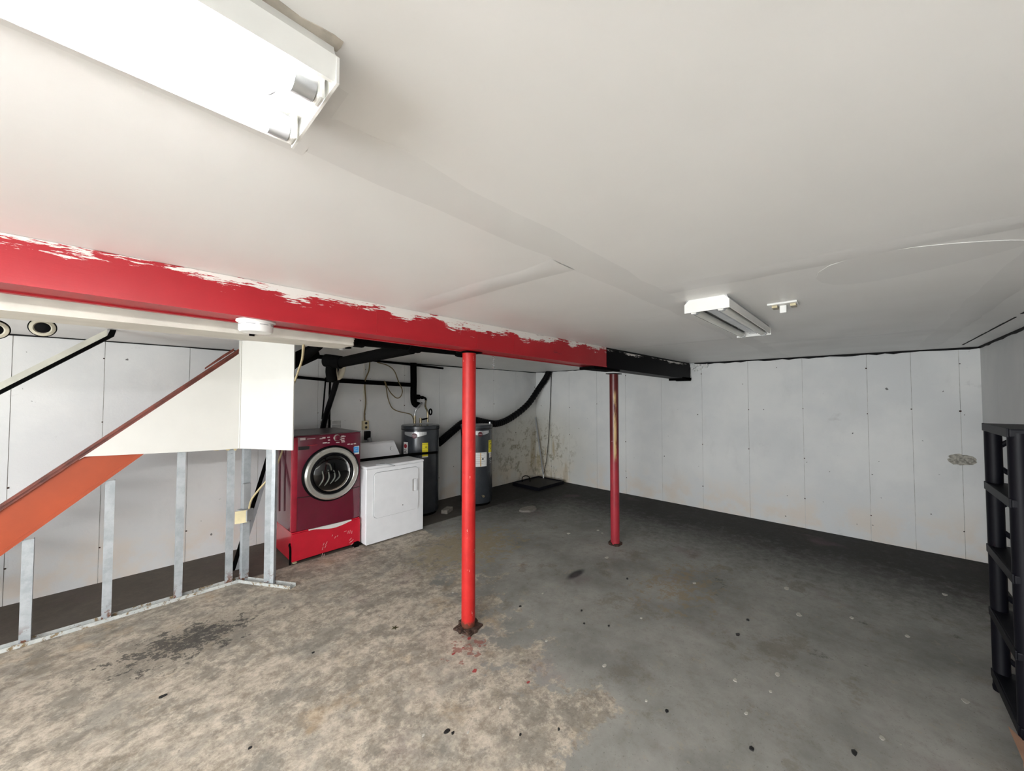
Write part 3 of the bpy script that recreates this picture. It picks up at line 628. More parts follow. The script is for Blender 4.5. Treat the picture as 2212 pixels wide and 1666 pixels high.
# ================================================================== WASHING MACHINE
wx0, wx1, wy0, wy1, wz0, wz1 = 1.178, 1.866, 4.075, 4.84, .315, 1.262
wm = thing('washing_machine', 'wine red front-loading washing machine with a round chrome door on a red pedestal', 'washing machine', ((wx0+wx1)/2, (wy0+wy1)/2, 0))
bm = B(); box(bm, wx0, wx1, wy0+.03, wy1, wz0, wz1-.012, .012); obj('cabinet', bm, WRED, wm, True)
bm = B()   # bowed front skin
n = 16; rows_ = []
zs = [wz0+.002, wz0+.03, wz0+.33, wz0+.338, wz1-.21, wz1-.02, wz1-.008]
for z in zs:
    row = []
    for i in range(n+1):
        t = i/n; x = wx0+.006+(wx1-wx0-.012)*t
        bow = .026*(1-(2*t-1)**2)+ (.006 if z > wz0+.335 else 0); y = wy0+.03-bow-.004
        if z > wz1-.015: y += .012
        if i in (0, n): y += .012
        row.append(bm.verts.new((x, y, z)))
    rows_.append(row)
for a, b in zip(rows_, rows_[1:]):
    for i in range(n): bm.faces.new((a[i], a[i+1], b[i+1], b[i]))
bmesh.ops.recalc_face_normals(bm, faces=bm.faces[:]); obj('front_panel', bm, WRED, wm, True)
bm = B(); box(bm, wx0-.002, wx0+.05, wy0+.012, wy0+.06, wz0+.004, wz1-.02, .010); obj('corner_highlight', bm, plain('washer_highlight_red', (.34, .016, .035), .25), wm, True)  # lighter red paints the highlight along the cabinet's front edge
bm = B(); P = []
for i in range(17): t = i/16; P.append((wx0+.01+(wx1-wx0-.02)*t, wy0+.026-.026*(1-(2*t-1)**2)-.003, wz0+.334-.012*math.sin(math.pi*t)))
tube(bm, P, .0035, 6); obj('panel_seam', bm, INK, wm)
bm = B(); box(bm, wx0+.001, wx1-.001, wy0+.028, wy1, wz1-.012, wz1, .004); obj('top_lid', bm, plain('washer_top_grey', (.10, .085, .09), .35), wm)
for y, h in ((4.30, .62), (4.48, .66), (4.66, .62)):
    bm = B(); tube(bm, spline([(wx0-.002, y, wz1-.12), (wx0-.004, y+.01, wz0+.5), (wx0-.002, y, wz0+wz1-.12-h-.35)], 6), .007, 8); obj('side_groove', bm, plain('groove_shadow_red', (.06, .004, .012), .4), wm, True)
# door
dx, dz, dy = 1.545, .848, wy0-.004
def dl(name, prof, mat, seg=48): bm = B(); lathe(bm, prof, (dx, dy, dz), 'Y-', seg); return obj(name, bm, mat, dr, True)
dr = obj('door', lathe(B(), [(.0, -.02), (.285, -.02), (.288, .005), (.280, .016), (.268, .018), (.262, .0), (0, .0)], (dx, dy, dz), 'Y-', 48), DARKR, wm, True)
dl('chrome_ring', [(.270, .012), (.268, .030), (.252, .044), (.222, .040), (.212, .026), (.213, .012)], CHROME)
dl('inner_gasket', [(.214, .016), (.211, .034), (.202, .036), (.192, .026), (.190, .006)], DARKR)
dl('door_glass', [(.194, .018), (.18, .034), (.14, .046), (.08, .053), (0, .056)], GLASS)
bm = B(); lathe(bm, [(.190, .004), (.17, .0045), (0, .0045)], (dx, dy, dz), 'Y-', 40); obj('drum', bm, DARKR, dr, True)
for k, (a, l) in enumerate(((-.10, .15), (-.04, .16), (.02, .14), (.07, .11))):
    bm = B(); tube(bm, spline([(dx+a-.03, dy-.012, dz-.04-l*.55), (dx+a+.015, dy-.016, dz-.05), (dx+a+.005, dy-.012, dz-.05+l*.55)], 6), [.004+.006*math.sin(i/12*math.pi) for i in range(13)], 8); obj('drum_rib', bm, DRUM, dr, True)
bm = B(); tube(bm, spline([(dx-.12, dy-.012, dz-.02), (dx-.03, dy-.016, dz+.02), (dx+.03, dy-.016, dz+.0)], 6), .006, 8); obj('drum_rib', bm, DARKR, dr, True)
bm = B(); tube(bm, spline([(dx-.06, dy-.012, dz+.11), (dx-.02, dy-.014, dz+.09), (dx-.0, dy-.014, dz+.03)], 6), .010, 8); obj('drum_rib', bm, DRUM, dr, True)
# controls
fy = wy0-.004-.024
def fx(u): return px(u, 950, 1, wy0)
def onfront(u, v): 
    p = px(u, v, 1, wy0-.01); t = (p.x-wx0)/(wx1-wx0); p.y = wy0+.03-.026*(1-(2*t-1)**2)-.004-.006; return p
c_ = onfront(728, 946); bm = B(); lathe(bm, [(.036, -.004), (.034, .014), (.028, .022), (0, .022)], c_, 'Y-', 28); obj('control_knob', bm, CHROME, wm, True)
bm = B(); lathe(bm, [(.029, .0215), (.026, .0235), (0, .0235)], c_, 'Y-', 24); obj('knob_face', bm, WRED, wm, True)
def mark(u, v, wpx, hpx, mat, name, par=wm, d=.0018):
    p = onfront(u, v); s = 4.15/803; bm = B(); box(bm, p.x-wpx*s/2, p.x+wpx*s/2, p.y-d, p.y+.004, p.z-hpx*s/2, p.z+hpx*s/2); return obj(name, bm, mat, par)
mark(656, 949, 11, 4.5, LOGO, 'brand_badge'); mark(675, 948, 18, 1.2, LOGO, 'printed_line'); mark(679, 962, 22, 1.2, REDL, 'printed_line'); mark(664, 968, 30, 6.5, INK, 'drawer_slot')
for u, v, a, b in ((694, 948, 5, 2), (700, 946, 6, 3), (702, 957, 8, 2.5), (710, 945, 5, 2), (711, 951, 4, 2), (710, 957, 4, 2), (736, 945, 6, 1.2), (736, 950, 5, 1.2), (730, 956, 7, 1.4), (741, 943, 6, 3), (746, 943, 2, 2), (741, 948, 7, 2), (741, 952, 7, 2), (742, 955, 7, 1.6), (754, 960, 5, 2), (761, 960, 5, 2), (768, 959, 5, 2)):
    mark(u, v, a, b, LOGO, 'button_marking')
s_ = mark(771, 973, 13, 17, LAB, 'energy_sticker'); s2 = mark(771, 972, 11, 12.5, BLUE, 'blue_field', s_, .0028)
c_ = onfront(771, 972)
bm = B(); tube(bm, spline([(c_.x-.02, c_.y-.003, c_.z-.005), (c_.x-.005, c_.y-.003, c_.z+.012), (c_.x+.014, c_.y-.003, c_.z+.016)], 5), .0016, 6); obj('white_arc', bm, LAB, s_)
bm = B(); box(bm, c_.x-.02, c_.x+.018, c_.y-.0034, c_.y, c_.z-.012, c_.z-.009); obj('white_line', bm, LAB, s_)
# pedestal
bm = B(); box(bm, wx0+.006, wx1-.006, wy0+.022, wy1-.01, .03, wz0-.004, .006); pd = obj('pedestal', bm, PRED, wm)
bm = B(); n = 18; lo, hi = [], []
for i in range(n+1):
    t = i/n; x = wx0+.008+(wx1-wx0-.016)*t; lo.append((x, .032+.015*t)); hi.append((x, .300-.034*math.sin(math.pi*min(1, max(0, (t-.28)/.62)))**1.5))
prism(bm, [(x, wy0+.006, z) for x, z in lo]+[(x, wy0+.006, z) for x, z in hi[::-1]], (0, .017, 0)); obj('drawer_front', bm, PRED, pd)
bm = B(); box(bm, wx0+.16, wx1-.10, wy0+.010, wy0+.03, .262, .309); obj('drawer_gap', bm, LAB, pd)
bm = B(); tube(bm, spline([(wx0+.004, wy0+.055, .20), (wx0-.006, wy0+.04, .19), (wx0-.004, wy0+.022, .16), (wx0-.004, wy0+.018, .01)], 6), .009, 8); obj('black_strap', bm, BLACK, pd, True)
for x, y in ((wx0+.05, wy0+.06), (wx1-.05, wy0+.06), (wx0+.05, wy1-.06), (wx1-.05, wy1-.06)):
    bm = B(); lathe(bm, [(0, 0), (.022, 0), (.022, .012), (.01, .014), (.01, .034), (0, .034)], (x, y, 0), seg=14); obj('foot', bm, CREAM if x < 1.5 else BLACK, pd, True)
bm = B(); box(bm, wx1-.075, wx1-.02, wy0-.01, wy0+.03, 0, .06, .01); obj('corner_block', bm, BLACK, pd)
bm = B()   # scraped white paint on the drawer
for (u, v, l, a) in [(697, 1185, 6, 1.35), (699, 1176, 5, 1.2), (703, 1181, 5, 1.2), (705, 1174, 7, 1.1), (718, 1157, 3, 1.3), (724, 1161, 4, 1.2), (729, 1158, 3, .9), (752, 1150, 6, 1.5), (756, 1149, 7, 1.5), (760, 1150, 6, 1.5), (746, 1148, 5, .2), (757, 1165, 6, .8), (761, 1168, 6, .8), (757, 1171, 5, .9), (760, 1176, 5, .6), (700, 1200, 6, 1.5), (696, 1199, 7, 1.4), (758, 1186, 8, -.5), (764, 1182, 6, 1.0)]:
    p = px(u, v, 1, wy0+.0055); d = Vector((math.cos(a), 0, math.sin(a)))*l*.0026; q = Vector((-d.z, 0, d.x)).normalized()*.0032
    prism(bm, [p-d-q*.3, p+d-q, p+d+q*.4, p-d+q], (0, -.0006, 0))
stuff(obj('paint_scrape', bm, plain('scraped_pink', (.62, .42, .40), .6), pd))

# ================================================================== DRYER
ex0, ex1, ey0, ey1, ez = 1.884, 2.612, 3.995, 4.70, .872
dy_ = thing('clothes_dryer', 'white clothes dryer with square door beside the red washing machine', 'dryer', ((ex0+ex1)/2, (ey0+ey1)/2, 0))
bm = B(); box(bm, ex0, ex1, ey0+.012, ey1, .02, ez-.03, .006); obj('cabinet', bm, WHITE, dy_)
bm = B(); box(bm, ex0+.004, ex1, ey0, ey0+.012, .015, ez-.034, .004); obj('front_panel', bm, WHITE, dy_)
bm = B(); box(bm, ex0-.004, ex1+.004, ey0-.006, ey1, ez-.03, ez, .009); obj('top_lid', bm, WHITE, dy_)
def rrect(x0, x1, z0, z1, r, y, k=6):
    P = []
    for cx, cz, a0 in ((x1-r, z1-r, 0), (x0+r, z1-r, 1), (x0+r, z0+r, 2), (x1-r, z0+r, 3)):
        for j in range(k+1): a = (a0+j/k)*math.pi/2; P.append((cx+r*math.cos(a), y, cz+r*math.sin(a)))
    return P
a = px(807, 1118, 1, ey0); b = px(903, 1009, 1, ey0)
DX0, DX1, DZ0, DZ1 = a.x, b.x, a.z+.0, b.z
DZ0, DZ1 = .288, .792
bm = B(); prism(bm, rrect(DX0-.005, DX1+.005, DZ0-.005, DZ1+.005, .05, ey0-.0008), (0, .003, 0)); obj('door_joint', bm, GREYP, dy_)
bm = B(); prism(bm, rrect(DX0, DX1, DZ0, DZ1, .047, ey0-.011), (0, .0135, 0)); door = obj('door', bm, WHITE, dy_)
bm = B(); hx = DX1-.085; prism(bm, rrect(hx, hx+.062, .505, .655, .018, ey0-.0122), (0, .003, 0)); obj('handle_recess', bm, plain('recess_grey', (.50, .50, .50), .4), door)
bm = B(); box(bm, hx+.028, hx+.068, ey0-.022, ey0-.010, .508, .652, .006); obj('handle', bm, WHITE, door)
bm = B(); q = px(870, 1091, 1, ey0-.011); lathe(bm, [(0, 0), (.006, 0), (.006, .0015), (0, .0015)], q, 'Y-', 14); obj('door_bolt', bm, INK, door)
# console
bm = B(); prism(bm, [(0, ey1-.145, ez), (0, ey1-.105, ez+.165), (0, ey1-.085, ez+.182), (0, ey1-.01, ez+.182), (0, ey1, ez+.16), (0, ey1, ez)], (1, 0, 0))
bmesh.ops.transform(bm, matrix=Matrix.Translation((ex0, 0, 0)) @ Matrix.Diagonal((ex1-ex0-.006, 1, 1, 1)), verts=bm.verts[:])
for v in bm.verts:
    if v.co.z > ez+.1: v.co.x += (.03 if v.co.x < 2.2 else -.055)
cs = obj('console', bm, WHITE, dy_)
q = px(846, 969, 1, ey1-.118); bm = B(); lathe(bm, [(.036, -.004), (.033, .002), (.028, .002), (.026, .018), (0, .019)], q, Matrix.Rotation(-.23, 3, 'X') @ Matrix(((1, 0, 0), (0, 0, -1), (0, 1, 0))), 28); kn = obj('timer_knob', bm, SILV, cs, True)
bm = B(); lathe(bm, [(.025, .0185), (.024, .0205), (0, .0205)], q, Matrix.Rotation(-.23, 3, 'X') @ Matrix(((1, 0, 0), (0, 0, -1), (0, 1, 0))), 24); obj('knob_face', bm, WHITE, cs, True)
q = px(850, 979, 1, ey1-.128); text('brand_lettering', 'Amana', .030, Matrix.Translation(q+Vector((0, -.002, 0))) @ Matrix.Rotation(math.pi/2-.23, 4, 'X'), INK, cs)
for x in (ex0+.05, ex1-.05):
    for y in (ey0+.06, ey1-.06):
        bm = B(); lathe(bm, [(0, 0), (.02, 0), (.02, .01), (.01, .012), (.01, .022), (0, .022)], (x, y, 0), seg=12); obj('foot', bm, BLACK, dy_, True)
# things lying on the dryer
a = px(776, 1002, 2, ez+.016); b = px(868, 987, 2, ez+.03); c_ = px(941, 989, 1, b.y-.12)
bm = B(); tube(bm, [(ex0-.01, 4.38, ez+.017), (ex0+.35, 4.36, ez+.017), (ex1-.03, 4.33, ez+.019), (ex1+.40, 4.27, ez+.012)], .017, 10); 
tag(obj('black_rod', bm, BLACK, None, True), 'black rod lying across the dryer top and out past the water heater', 'rod')
sp = thing('grey_scoop', 'flat grey scoop lying on the front edge of the dryer top', 'scoop', (2.2, 4.02, ez))
a = px(835, 1003, 2, ez+.006); b = px(853, 1006, 2, ez+.006)
bm = B(); tube(bm, spline([tuple(px(812, 1004, 2, ez+.006)), tuple(a), tuple(b)], 5), .006, 8); obj('scoop_handle', bm, GREYP, sp, True)
bm = B(); c_ = px(857, 1008, 2, ez+.006); lathe(bm, [(0, -.004), (.022, -.003), (.03, .004), (.026, .004), (0, 0)], (c_.x-.03, ey0+.035, ez+.006), seg=18); obj('scoop_bowl', bm, GREYP, sp, True)

# ================================================================== WATER HEATERS
def heater(x, y, r, h, label, face, with_tags):
    """face = direction (radians) the badge looks"""
    t = thing('water_heater', label, 'water heater', (x, y, 0), None)
    prof = [(0, .03), (r-.02, .03), (r-.004, .04), (r, .06)]+[(r, .06+(h-.12)*k/6) for k in range(1, 7)]+[(r+.004, h-.06), (r+.006, h-.012), (r-.004, h), (r*.6, h+.006), (0, h+.008)]
    bm = B(); lathe(bm, prof, (x, y, 0), seg=48); obj('tank_jacket', bm, DGREY, t, True)
    bm = B(); lathe(bm, [(r+.001, h-.062), (r+.005, h-.06), (r+.005, h-.052), (r+.001, h-.05)], (x, y, 0), seg=48); obj('top_rim', bm, DARKR, t, True)
    bm = B(); lathe(bm, [(0, 0), (r-.03, 0), (r-.03, .03), (0, .03)], (x, y, 0), seg=32); obj('base', bm, BLACK, t, True)
    def patch(name, a0, a1, z0, z1, mat, d=.003, par=t, taper=0):
        bm = B(); n = 10; V = []
        for i in range(n+1):
            a = a0+(a1-a0)*i/n; e = taper*(abs(2*i/n-1)**2)
            V.append([bm.verts.new((x+rr*math.cos(a), y+rr*math.sin(a), z)) for rr, z in ((r+d, z0+e), (r+d, z1), (r-.002, z1), (r-.002, z0+e))])
        for p, q in zip(V, V[1:]):
            for j in range(4): bm.faces.new((p[j], p[(j+1) % 4], q[(j+1) % 4], q[j]))
        bm.faces.new(V[0]); bm.faces.new(V[-1][::-1]); bmesh.ops.recalc_face_normals(bm, faces=bm.faces[:]); return obj(name, bm, mat, par)
    def disc(name, a, z, rad, mat, d=.004, par=t):
        M = Matrix.Rotation(a, 3, 'Z') @ Matrix(((0, 0, 1), (1, 0, 0), (0, 1, 0)))
        bm = B(); lathe(bm, [(rad, -.006), (rad, d), (rad*.9, d+.002), (0, d+.002)], (x+r*math.cos(a), y+r*math.sin(a), z), M, 24); return obj(name, bm, mat, par)
    patch('silver_band', face-.62, face+.62, h-.150, h-.085, SILV, .003, t, .03)
    bd = disc('round_badge', face, h-.135, .036, MAROON, .006)
    ap = Matrix.Translation((x+(r+.0085)*math.cos(face), y+(r+.0085)*math.sin(face), h-.135)) @ Matrix.Rotation(face+math.pi/2, 4, 'Z') @ Matrix.Rotation(math.pi/2, 4, 'X')
    text('badge_lettering', 'Rheem', .021, ap, LOGO, bd)
    e = face+with_tags['guide']; yl = patch('energy_label', e-.155, e+.155, h-.42, h-.235, YEL, .0035)
    bm = None
    ap = Matrix.Translation((x+(r+.0045)*math.cos(e), y+(r+.0045)*math.sin(e), h-.252)) @ Matrix.Rotation(e+math.pi/2, 4, 'Z') @ Matrix.Rotation(math.pi/2, 4, 'X')
    text('label_lettering', 'ENERGYGUIDE', .0125, ap, INK, yl)
    patch('label_line', e-.14, e+.14, h-.310, h-.308, INK, .0045, yl); patch('label_line', e+.0, e+.11, h-.298, h-.288, INK, .0045, yl); patch('label_line', e-.14, e+.14, h-.345, h-.343, INK, .0045, yl); patch('label_number', e+.0, e+.06, h-.375, h-.360, INK, .0045, yl)
    patch('label_foot', e-.155, e+.155, h-.432, h-.42, LAB, .0035)
    for (o, w_, z0, z1, kind) in with_tags['white']:
        lb = patch('white_label', face+o-w_, face+o+w_, h-z0, h-z1, LAB, .003)
        if kind == 'round': 
            disc('red_mark', face+o, h-z1-.055, .030, REDL, .004, lb)
            for k in range(4): patch('label_line', face+o-w_*.7, face+o+w_*(.6-.2*(k % 2)), h-z1-.112-k*.02, h-z1-.104-k*.02, INK, .004, lb)
        else:
            patch('label_stripe', face+o-.02, face+o+.05, h-z0+.004, h-z1-.004, plain('pale_orange', (.6, .38, .16), .5), .0034, lb)
            for k in range(6): patch('label_line', face+o-w_*.85, face+o+w_*(.75-.3*(k % 2)), h-z1-.02-k*.028, h-z1-.016-k*.028, GREYP, .004, lb)
            patch('label_number', face+o+.11, face+o+.2, h-z1-.11, h-z1-.085, INK, .004, lb)
    bm = B(); a = face+.15; lathe(bm, [(0, 0), (.012, 0), (.012, .04), (.018, .042), (.018, .06), (0, .06)], (x+(r-.01)*math.cos(a), y+(r-.01)*math.sin(a), .16), Matrix.Rotation(a, 3, 'Z') @ Matrix(((0, 0, 1), (1, 0, 0), (0, 1, 0))), 12); obj('drain_valve', bm, BRASS, t, True)
    return t
H1 = Vector((2.99, 4.655, 0)); H2 = Vector((3.863, 4.43, 0))
def faceto(c, du): return math.atan2(-c.y, -c.x)+du
h1 = heater(H1.x, H1.y, .262, 1.245, 'dark grey water heater with yellow label and pipes on top beside the dryer', faceto(H1, -.30),
       {'guide': .55, 'white': [(-.55, .16, .46, .225, 'round')]})
h2 = heater(H2.x, H2.y, .246, 1.215, 'dark grey water heater under the black corrugated hose with large white label', faceto(H2, .22),
       {'guide': .78, 'white': [(.02, .42, .62, .41, 'text'), (.82, .12, .50, .425, 'plain')]})
# fittings on heater 1
hz = 1.25
ht = H1+Vector((0, 0, hz))
def hp(u, v, y=H1.y): return px(u, v, 1, y)
for nm, P, r, mt in (('inlet_nipple', [hp(896, 915), hp(896, 898)], .016, BRASS), ('flex_connector', [hp(896, 900), hp(897, 890), hp(902, 881), hp(909, 873, 4.8), hp(911, 871, PW-.02)], .015, SILV),
                     ('outlet_nipple', [hp(924, 912), hp(924, 896)], .014, BRASS), ('flex_connector', [hp(924, 897), hp(923, 888), hp(919, 878), hp(920, 866, PW-.05)], .014, BRASS)):
    bm = B(); tube(bm, spline(P, 5) if len(P) > 2 else P, r, 12); obj(nm, bm, mt, h1, True)
bm = B(); tube(bm, [hp(909, 907), hp(923, 904)], .012, 10); obj('relief_valve', bm, BLACK, h1, True)
bm = B(); tube(bm, [hp(908.5, 914), hp(908.5, 903)], .019, 12); obj('relief_body', bm, BRASS, h1, True)
bm = B(); c_ = hp(930, 890); tube(bm, [c_+Vector((.022*math.cos(k*.35), 0, .042*math.sin(k*.35))) for k in range(19)], .011, 8); obj('valve_wheel', bm, BLACK, h1, True)
bm = B(); c_ = hp(927, 914); lathe(bm, [(0, 0), (.055, 0), (.055, .010), (.045, .014), (0, .014)], (c_.x, c_.y, hz-.008), seg=24); obj('anode_cap', bm, SILV, h1, True)
c_ = px(1047, 911, 1, H2.y); bm = B(); lathe(bm, [(0, 0), (.02, 0), (.018, .03), (0, .034)], (c_.x, c_.y-.12, 1.218), seg=14); obj('inlet_cap', bm, SILV, h2, True)
# corrugated hose
hp_ = [px(946, 958, 1, 4.80), px(955, 951, 1, 4.80), px(975, 934, 1, 4.80), px(1000, 914, 1, 4.80), px(1022, 908, 1, 4.80), px(1050, 913, 1, 4.80), px(1075, 915, 1, 4.80), px(1105, 902, 1, 4.80), px(1140, 874, 1, 4.80), px(1165, 838, 1, 4.76), px(1178, 819, 0, 5.84), px(1187, 801, 0, 5.86)]
SPN = spline(hp_, 26); bm = B(); tube(bm, SPN, [.056+(.006 if (i//2) % 2 else 0) for i in range(len(SPN))], 16)
tag(obj('corrugated_hose', bm, DARKR, None, True), 'thick black corrugated hose rising over the heaters to the far ceiling corner', 'hose')

# ================================================================== LAUNDRY WALL DEVICES
lb = thing('laundry_outlet_box', 'white recessed laundry outlet box on the wall above the washer', 'outlet box', tuple(px(716, 928, 1, YA)))
for u0, u1 in ((688, 712), (714, 737)):
    a, b = px(u0, 927, 1, YA), px(u1, 907, 1, YA)
    bm = B(); box(bm, a.x, b.x, YA-.006, YA-.001, a.z, b.z); bk = obj('box_tray', bm, plain('tray_grey', (.50, .50, .49), .5), lb)
    bm = B(); t_ = .012
    for q in ((a.x, b.x, a.z, a.z+t_), (a.x, b.x, b.z-t_, b.z), (a.x, a.x+t_, a.z+t_, b.z-t_), (b.x-t_, b.x, a.z+t_, b.z-t_), (a.x+t_, b.x-t_, (a.z+b.z)/2-.004, (a.z+b.z)/2+.004)): box(bm, q[0], q[1], YA-.018, YA-.001, q[2], q[3])
    obj('box_frame', bm, LAB, lb)
a = px(697, 922, 1, YA-.03); bm = B(); lathe(bm, [(0, -.02), (.014, -.02), (.014, .02), (0, .02)], a, 'Y-', 14); obj('tap', bm, BRASS, lb, True)
def outlet():
    a, b = px(783.5, 929, 1, YA-.04), px(796.5, 909, 1, YA-.04); c_ = (a+b)/2
    t = thing('wall_outlet', 'cream surface-mounted electrical outlet hanging on its cable above the dryer', 'outlet', tuple(a))
    bm = B(); box(bm, a.x, b.x, YA-.05, YA-.002, a.z, b.z, .005); obj('outlet_body', bm, CREAM, t)
    for dz_ in (.028, -.028): bm = B(); lathe(bm, [(0, 0), (.017, 0), (.017, .003), (0, .003)], (c_.x, YA-.05, c_.z+dz_), 'Y-', 18); obj('socket_face', bm, INK, t)
outlet()
pg = thing('power_plug', 'black power plug with grey cord below the cream outlet', 'plug', tuple(px(794, 952, 1, YA-.05)))
a, b = px(788, 951, 1, YA-.05), px(800, 931, 1, YA-.05); bm = B(); box(bm, a.x, b.x, YA-.07, YA-.012, a.z, b.z, .01); obj('plug_body', bm, DARKR, pg)
bm = B(); tube(bm, spline([px(797, 947, 1, YA-.06), px(799, 955, 1, YA-.08), px(796, 964, 1, YA-.1), px(792, 980, 1, YA-.12)], 6), .03, 12); obj('cord_loop', bm, GREYP, pg, True)
pipe('brown_cable', [px(799, 778, 1, YA-.03), px(797, 800, 1, YA-.03), px(790, 818, 1, YA-.10), px(788, 835, 1, YA-.03), px(790, 870, 1, YA-.02), px(787, 895, 1, YA-.02), px(788, 910, 1, YA-.03)], .009, 'brown cable running down the wall into the cream outlet', WIREB, 8, 6, 'cable')
pipe('brown_cable', [px(815, 783, 1, YA-.05), px(838, 790, 1, YA-.05), px(852, 802, 1, YA-.11), px(861, 825, 1, YA-.11), px(869, 843, 1, YA-.09), px(866, 856, 1, YA-.06), px(857, 860, 1, YA-.05), px(845, 850, 1, YA-.06), px(836, 835, 1, YA-.11), px(832, 825, 1, YA-.11)], .007, 'brown cable looping down in a wide curve over the black wall pipe', WIREB, 8, 6, 'cable')
pipe('brown_cable', [px(830, 823, 1, YA-.10), px(834, 836, 1, YA-.11), px(838, 860, 1, YA-.06), px(846, 880, 1, YA-.06), px(858, 888, 1, YA-.08), px(875, 892, 1, YA-.14), px(888, 896, 1, YA-.22), px(893, 906, 1, H1.y), px(894, 915, 1, H1.y)], .007, 'brown cable drooping from the wall pipe to the top of the water heater', WIREB, 8, 6, 'cable')
bm = B(); a, b = px(784, 960, 1, YA), px(788, 790, 1, YA); box(bm, a.x-.012, a.x+.012, YA-.018, YA-.002, .9, HC-.02, .003); tag(obj('white_conduit', bm, PANEL), 'white painted strip running up the wall behind the outlet cable', 'conduit')
# pull ring on washer side
# ================================================================== FAR CORNER
pipe('leaning_rod', [px(1175, 1034, 1, 4.78) if False else Vector((5.82, 4.66, .075)), Vector((5.86, 4.90, 1.22))], .014, 'thin grey rod leaning in the far corner', GREYP, 10, 0, 'rod')
pipe('thin_cord', [px(1191, 806, 0, XB-.02), px(1189, 860, 0, XB-.03), px(1186, 930, 0, XB-.05), px(1181, 990, 0, XB-.07), px(1175, 1022, 0, XB-.1), px(1174, 1030, 0, XB-.12)], .006, 'thin dark cord hanging down the wall from the ceiling in the far corner', BLACK, 6, 5, 'cord')
tr = thing('sump_cover', 'low black rectangular pan on the floor in the far corner', 'pan', (5.3, 4.4, 0))
bm = B(); box(bm, 5.05, 5.80, 4.15, 4.78, 0, .045, .006); obj('pan_body', bm, BLKPL, tr)
bm = B()
for q in ((5.05, 5.80, 4.15, 4.17), (5.05, 5.80, 4.76, 4.78), (5.05, 5.07, 4.17, 4.76), (5.78, 5.80, 4.17, 4.76)): box(bm, *q, .045, .060)
obj('pan_rim', bm, BLKPL, tr)
pipe('cord_loop', [px(1145, 1040, 2, .06), px(1143, 1031, 2, .10), px(1136, 1028, 2, .13), px(1129, 1031, 2, .12), px(1128, 1040, 2, .05), px(1132, 1043, 2, .03)], .008, 'black cord loop lying by the pan in the far corner', BLACK, 6, 6, 'cord')
bm = B(); tube(bm, [px(1174, 1026, 0, XB-.14), px(1174, 1040, 0, XB-.2)], .012, 8); tag(obj('white_stub', bm, LAB), 'short white stub at the foot of the thin cord in the far corner', 'stub')

# ================================================================== SHELVING UNIT
u0, u1, v0, v1, hs = 2.92, 3.46, -.835, -.495, 1.495
su = thing('shelving_unit', 'tall black plastic shelving unit against the right wall', 'shelf', ((u0+u1)/2, (v0+v1)/2, 0))
levels = [.085, .43, .785, 1.14, hs-.02]
for x in (u0+.03, u1-.03):
    for y in (v0+.03, v1-.03):
        bm = B(); lathe(bm, [(0, 0), (.034, 0), (.036, .02), (.033, .03)]+[(.033, z) for z in (.5, 1.0)]+[(.033, hs-.02), (0, hs-.02)], (x, y, 0), seg=14); obj('post', bm, BLKPL, su, True)
for z in levels:
    bm = B(); box(bm, u0, u1, v0, v1, z-.02, z+.02, .006); sh = obj('shelf_board', bm, BLKPL, su)
    bm = B(); box(bm, u0+.01, u1-.01, v1-.003, v1+.006, z-.022, z+.022, .003); obj('front_lip', bm, BLKPL, sh)
for x in (u0+.03, u1-.03):
    for za, zb_ in zip(levels, levels[1:]):
        for base_, s in ((zb_-.02, -1), (za+.02, 1)):
            bm = B(); P = [(x, v0+.045+(v1-v0-.09)*k/8, base_+s*(.018+.075*(1-math.sin(math.pi*k/8)) )) for k in range(9)]
            tube(bm, P, .013, 8); obj('arched_brace', bm, BLKPL, su, True)
cb = thing('cardboard_box', 'small brown cardboard box on the floor against the black shelving unit', 'box', (2.66, -.62, 0))
bm = B(); box(bm, 2.48, 2.80, -.80, -.478, 0, .12, .003); obj('box_body', bm, CARD, cb)
bm = B(); prism(bm, [(2.48, -.478, .121), (2.80, -.478, .121), (2.79, -.44, .16), (2.50, -.44, .16)], (0, .002, .004)); obj('box_flap', bm, CARD, cb)

# ================================================================== FLOOR BITS
bm = B(); box(bm, -.10, .10, -.05, .05, 0, .055, .012, Matrix.Translation((3.25, 4.36, 0)) @ Matrix.Rotation(.5, 4, 'Z'))
tag(obj('concrete_block', bm, CONC), 'rough concrete block beside the base of the water heater by the dryer', 'block')
c_ = px(1142, 1102, 2, 0); bm = B(); prism(bm, [(c_.x+.15*math.cos(a)*(1+.15*math.sin(3*a)), c_.y+.10*math.sin(a), 0) for a in [k*.524 for k in range(12)]], (0, 0, .025)); tag(obj('flat_stone', bm, CONC), 'flat concrete piece lying on the floor in front of the heaters', 'stone')
def flake(u, v, s, mat, name, label, cat, group, h=.004):
    c_ = px(u, v, 2, 0); a0 = random.uniform(0, 6); n = 7; bm = B()
    lm = [('the maroon post', (3.84, 2.06)), ('the bright red post', (1.75, 2.09)), ('the black shelving unit', (3.1, -.5)), ('the dryer', (2.3, 3.9)), ('the stair studs', (.4, 4.0)), ('the far wall', (5.6, 1.4))]
    k_ = min(lm, key=lambda q: (q[1][0]-c_.x)**2+(q[1][1]-c_.y)**2); near = (k_[1][0]-c_.x)**2+(k_[1][1]-c_.y)**2 < .9
    if '%s' in label: label = label % (('near '+k_[0]) if near else 'away from posts and walls')
    prism(bm, [(c_.x+s*random.uniform(.6, 1.1)*math.cos(a0+k*6.283/n), c_.y+s*random.uniform(.35, .8)*math.sin(a0+k*6.283/n), 0) for k in range(n)], (0, 0, h)); return tag(obj(name, bm, mat), label, cat, group)
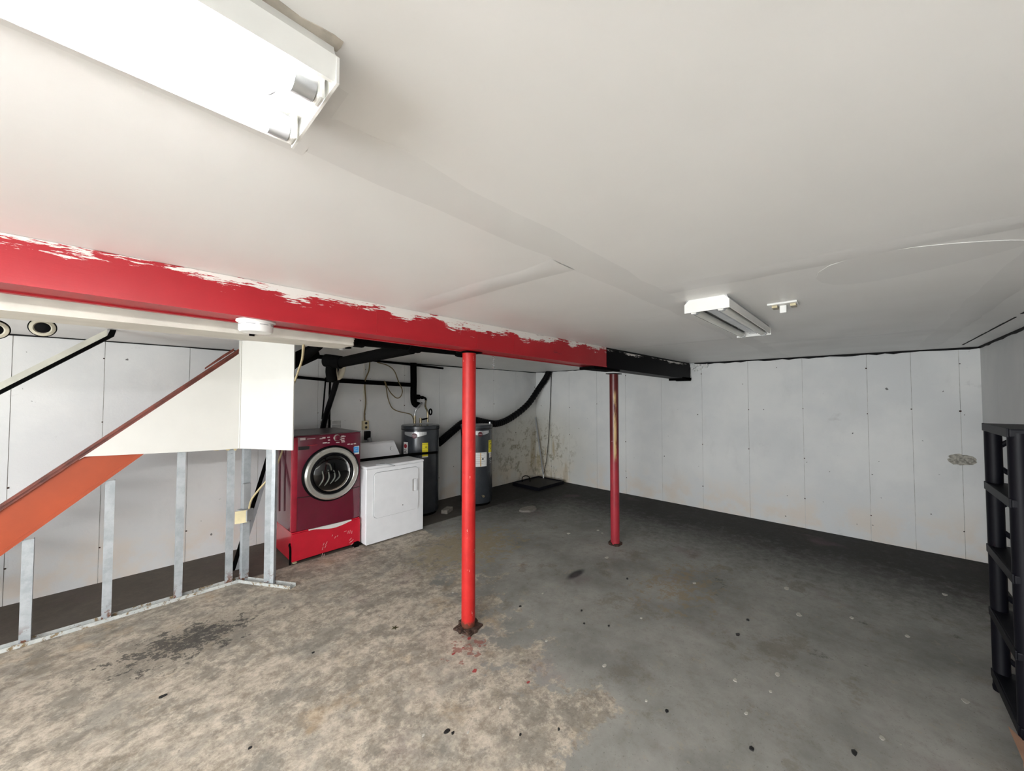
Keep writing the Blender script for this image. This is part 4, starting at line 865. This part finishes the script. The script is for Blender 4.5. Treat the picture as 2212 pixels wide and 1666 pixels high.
for u, v, s in ((1310, 1205, .03), (1228, 1153, .03), (1292, 1146, .022), (1301, 1152, .018), (1306, 1439, .018), (1385, 1336, .014), (1172, 1283, .012), (1011, 1583, .010), (1725, 1328, .03), (1588, 1470, .018), (1680, 1458, .02), (2040, 1285, .03), (2085, 1515, .022), (1905, 1595, .016), (1396, 1515, .01), (1500, 1260, .02), (1840, 1335, .02), (1612, 1542, .014), (978, 1281, .012), (820, 1330, .01), (914, 1590, .009), (1080, 1530, .009), (1180, 1385, .012), (1665, 1495, .012), (1700, 1272, .03), (1960, 1375, .02)):
    flake(u, v, s, CHIP, 'paint_chip', 'pale paint chip on the concrete floor %s', 'paint chip', 'pale chips scattered on the floor')
for u, v, s in ((965, 1581, .018), (978, 1585, .01), (1124, 1311, .014), (1256, 1320, .011), (1262, 1348, .010), (1315, 1353, .012), (1355, 1251, .016), (540, 1617, .009), (350, 1506, .02), (1595, 1372, .02), (1615, 1340, .016), (1845, 1628, .02), (1624, 1619, .016), (1207, 1577, .009), (1124, 1588, .008), (676, 1411, .01), (1440, 1537, .014)):
    flake(u, v, s, INK, 'dark_crumb', 'dark crumb of debris on the concrete floor %s', 'debris', 'dark crumbs scattered on the floor', .006)
for u, v, s in ((1013, 1380, .018), (1141, 1475, .014), (980, 1413, .014), (1025, 1450, .02), (1000, 1400, .01)):
    flake(u, v, s, plain('red_flake', (.30, .05, .045), .6), 'red_paint_flake', 'red paint flake on the floor near the bright red post', 'paint flake', 'red flakes by the post', .002)
lf = thing('dead_leaf', 'small dry dark leaf on the floor to the left of the bright red post', 'leaf', tuple(px(853, 1357, 2, 0)))
lf['label'] = 'small dry star-shaped dark leaf on the bare concrete floor'
c_ = px(853, 1357, 2, 0); bm = B()
prism(bm, [(c_.x+(.026 if k % 2 else .008)*math.cos(k*.628), c_.y+(.026 if k % 2 else .008)*math.sin(k*.628), .001) for k in range(10)], (0, 0, .004)); obj('leaf_blade', bm, plain('dry_leaf', (.05, .045, .015), .8), lf)
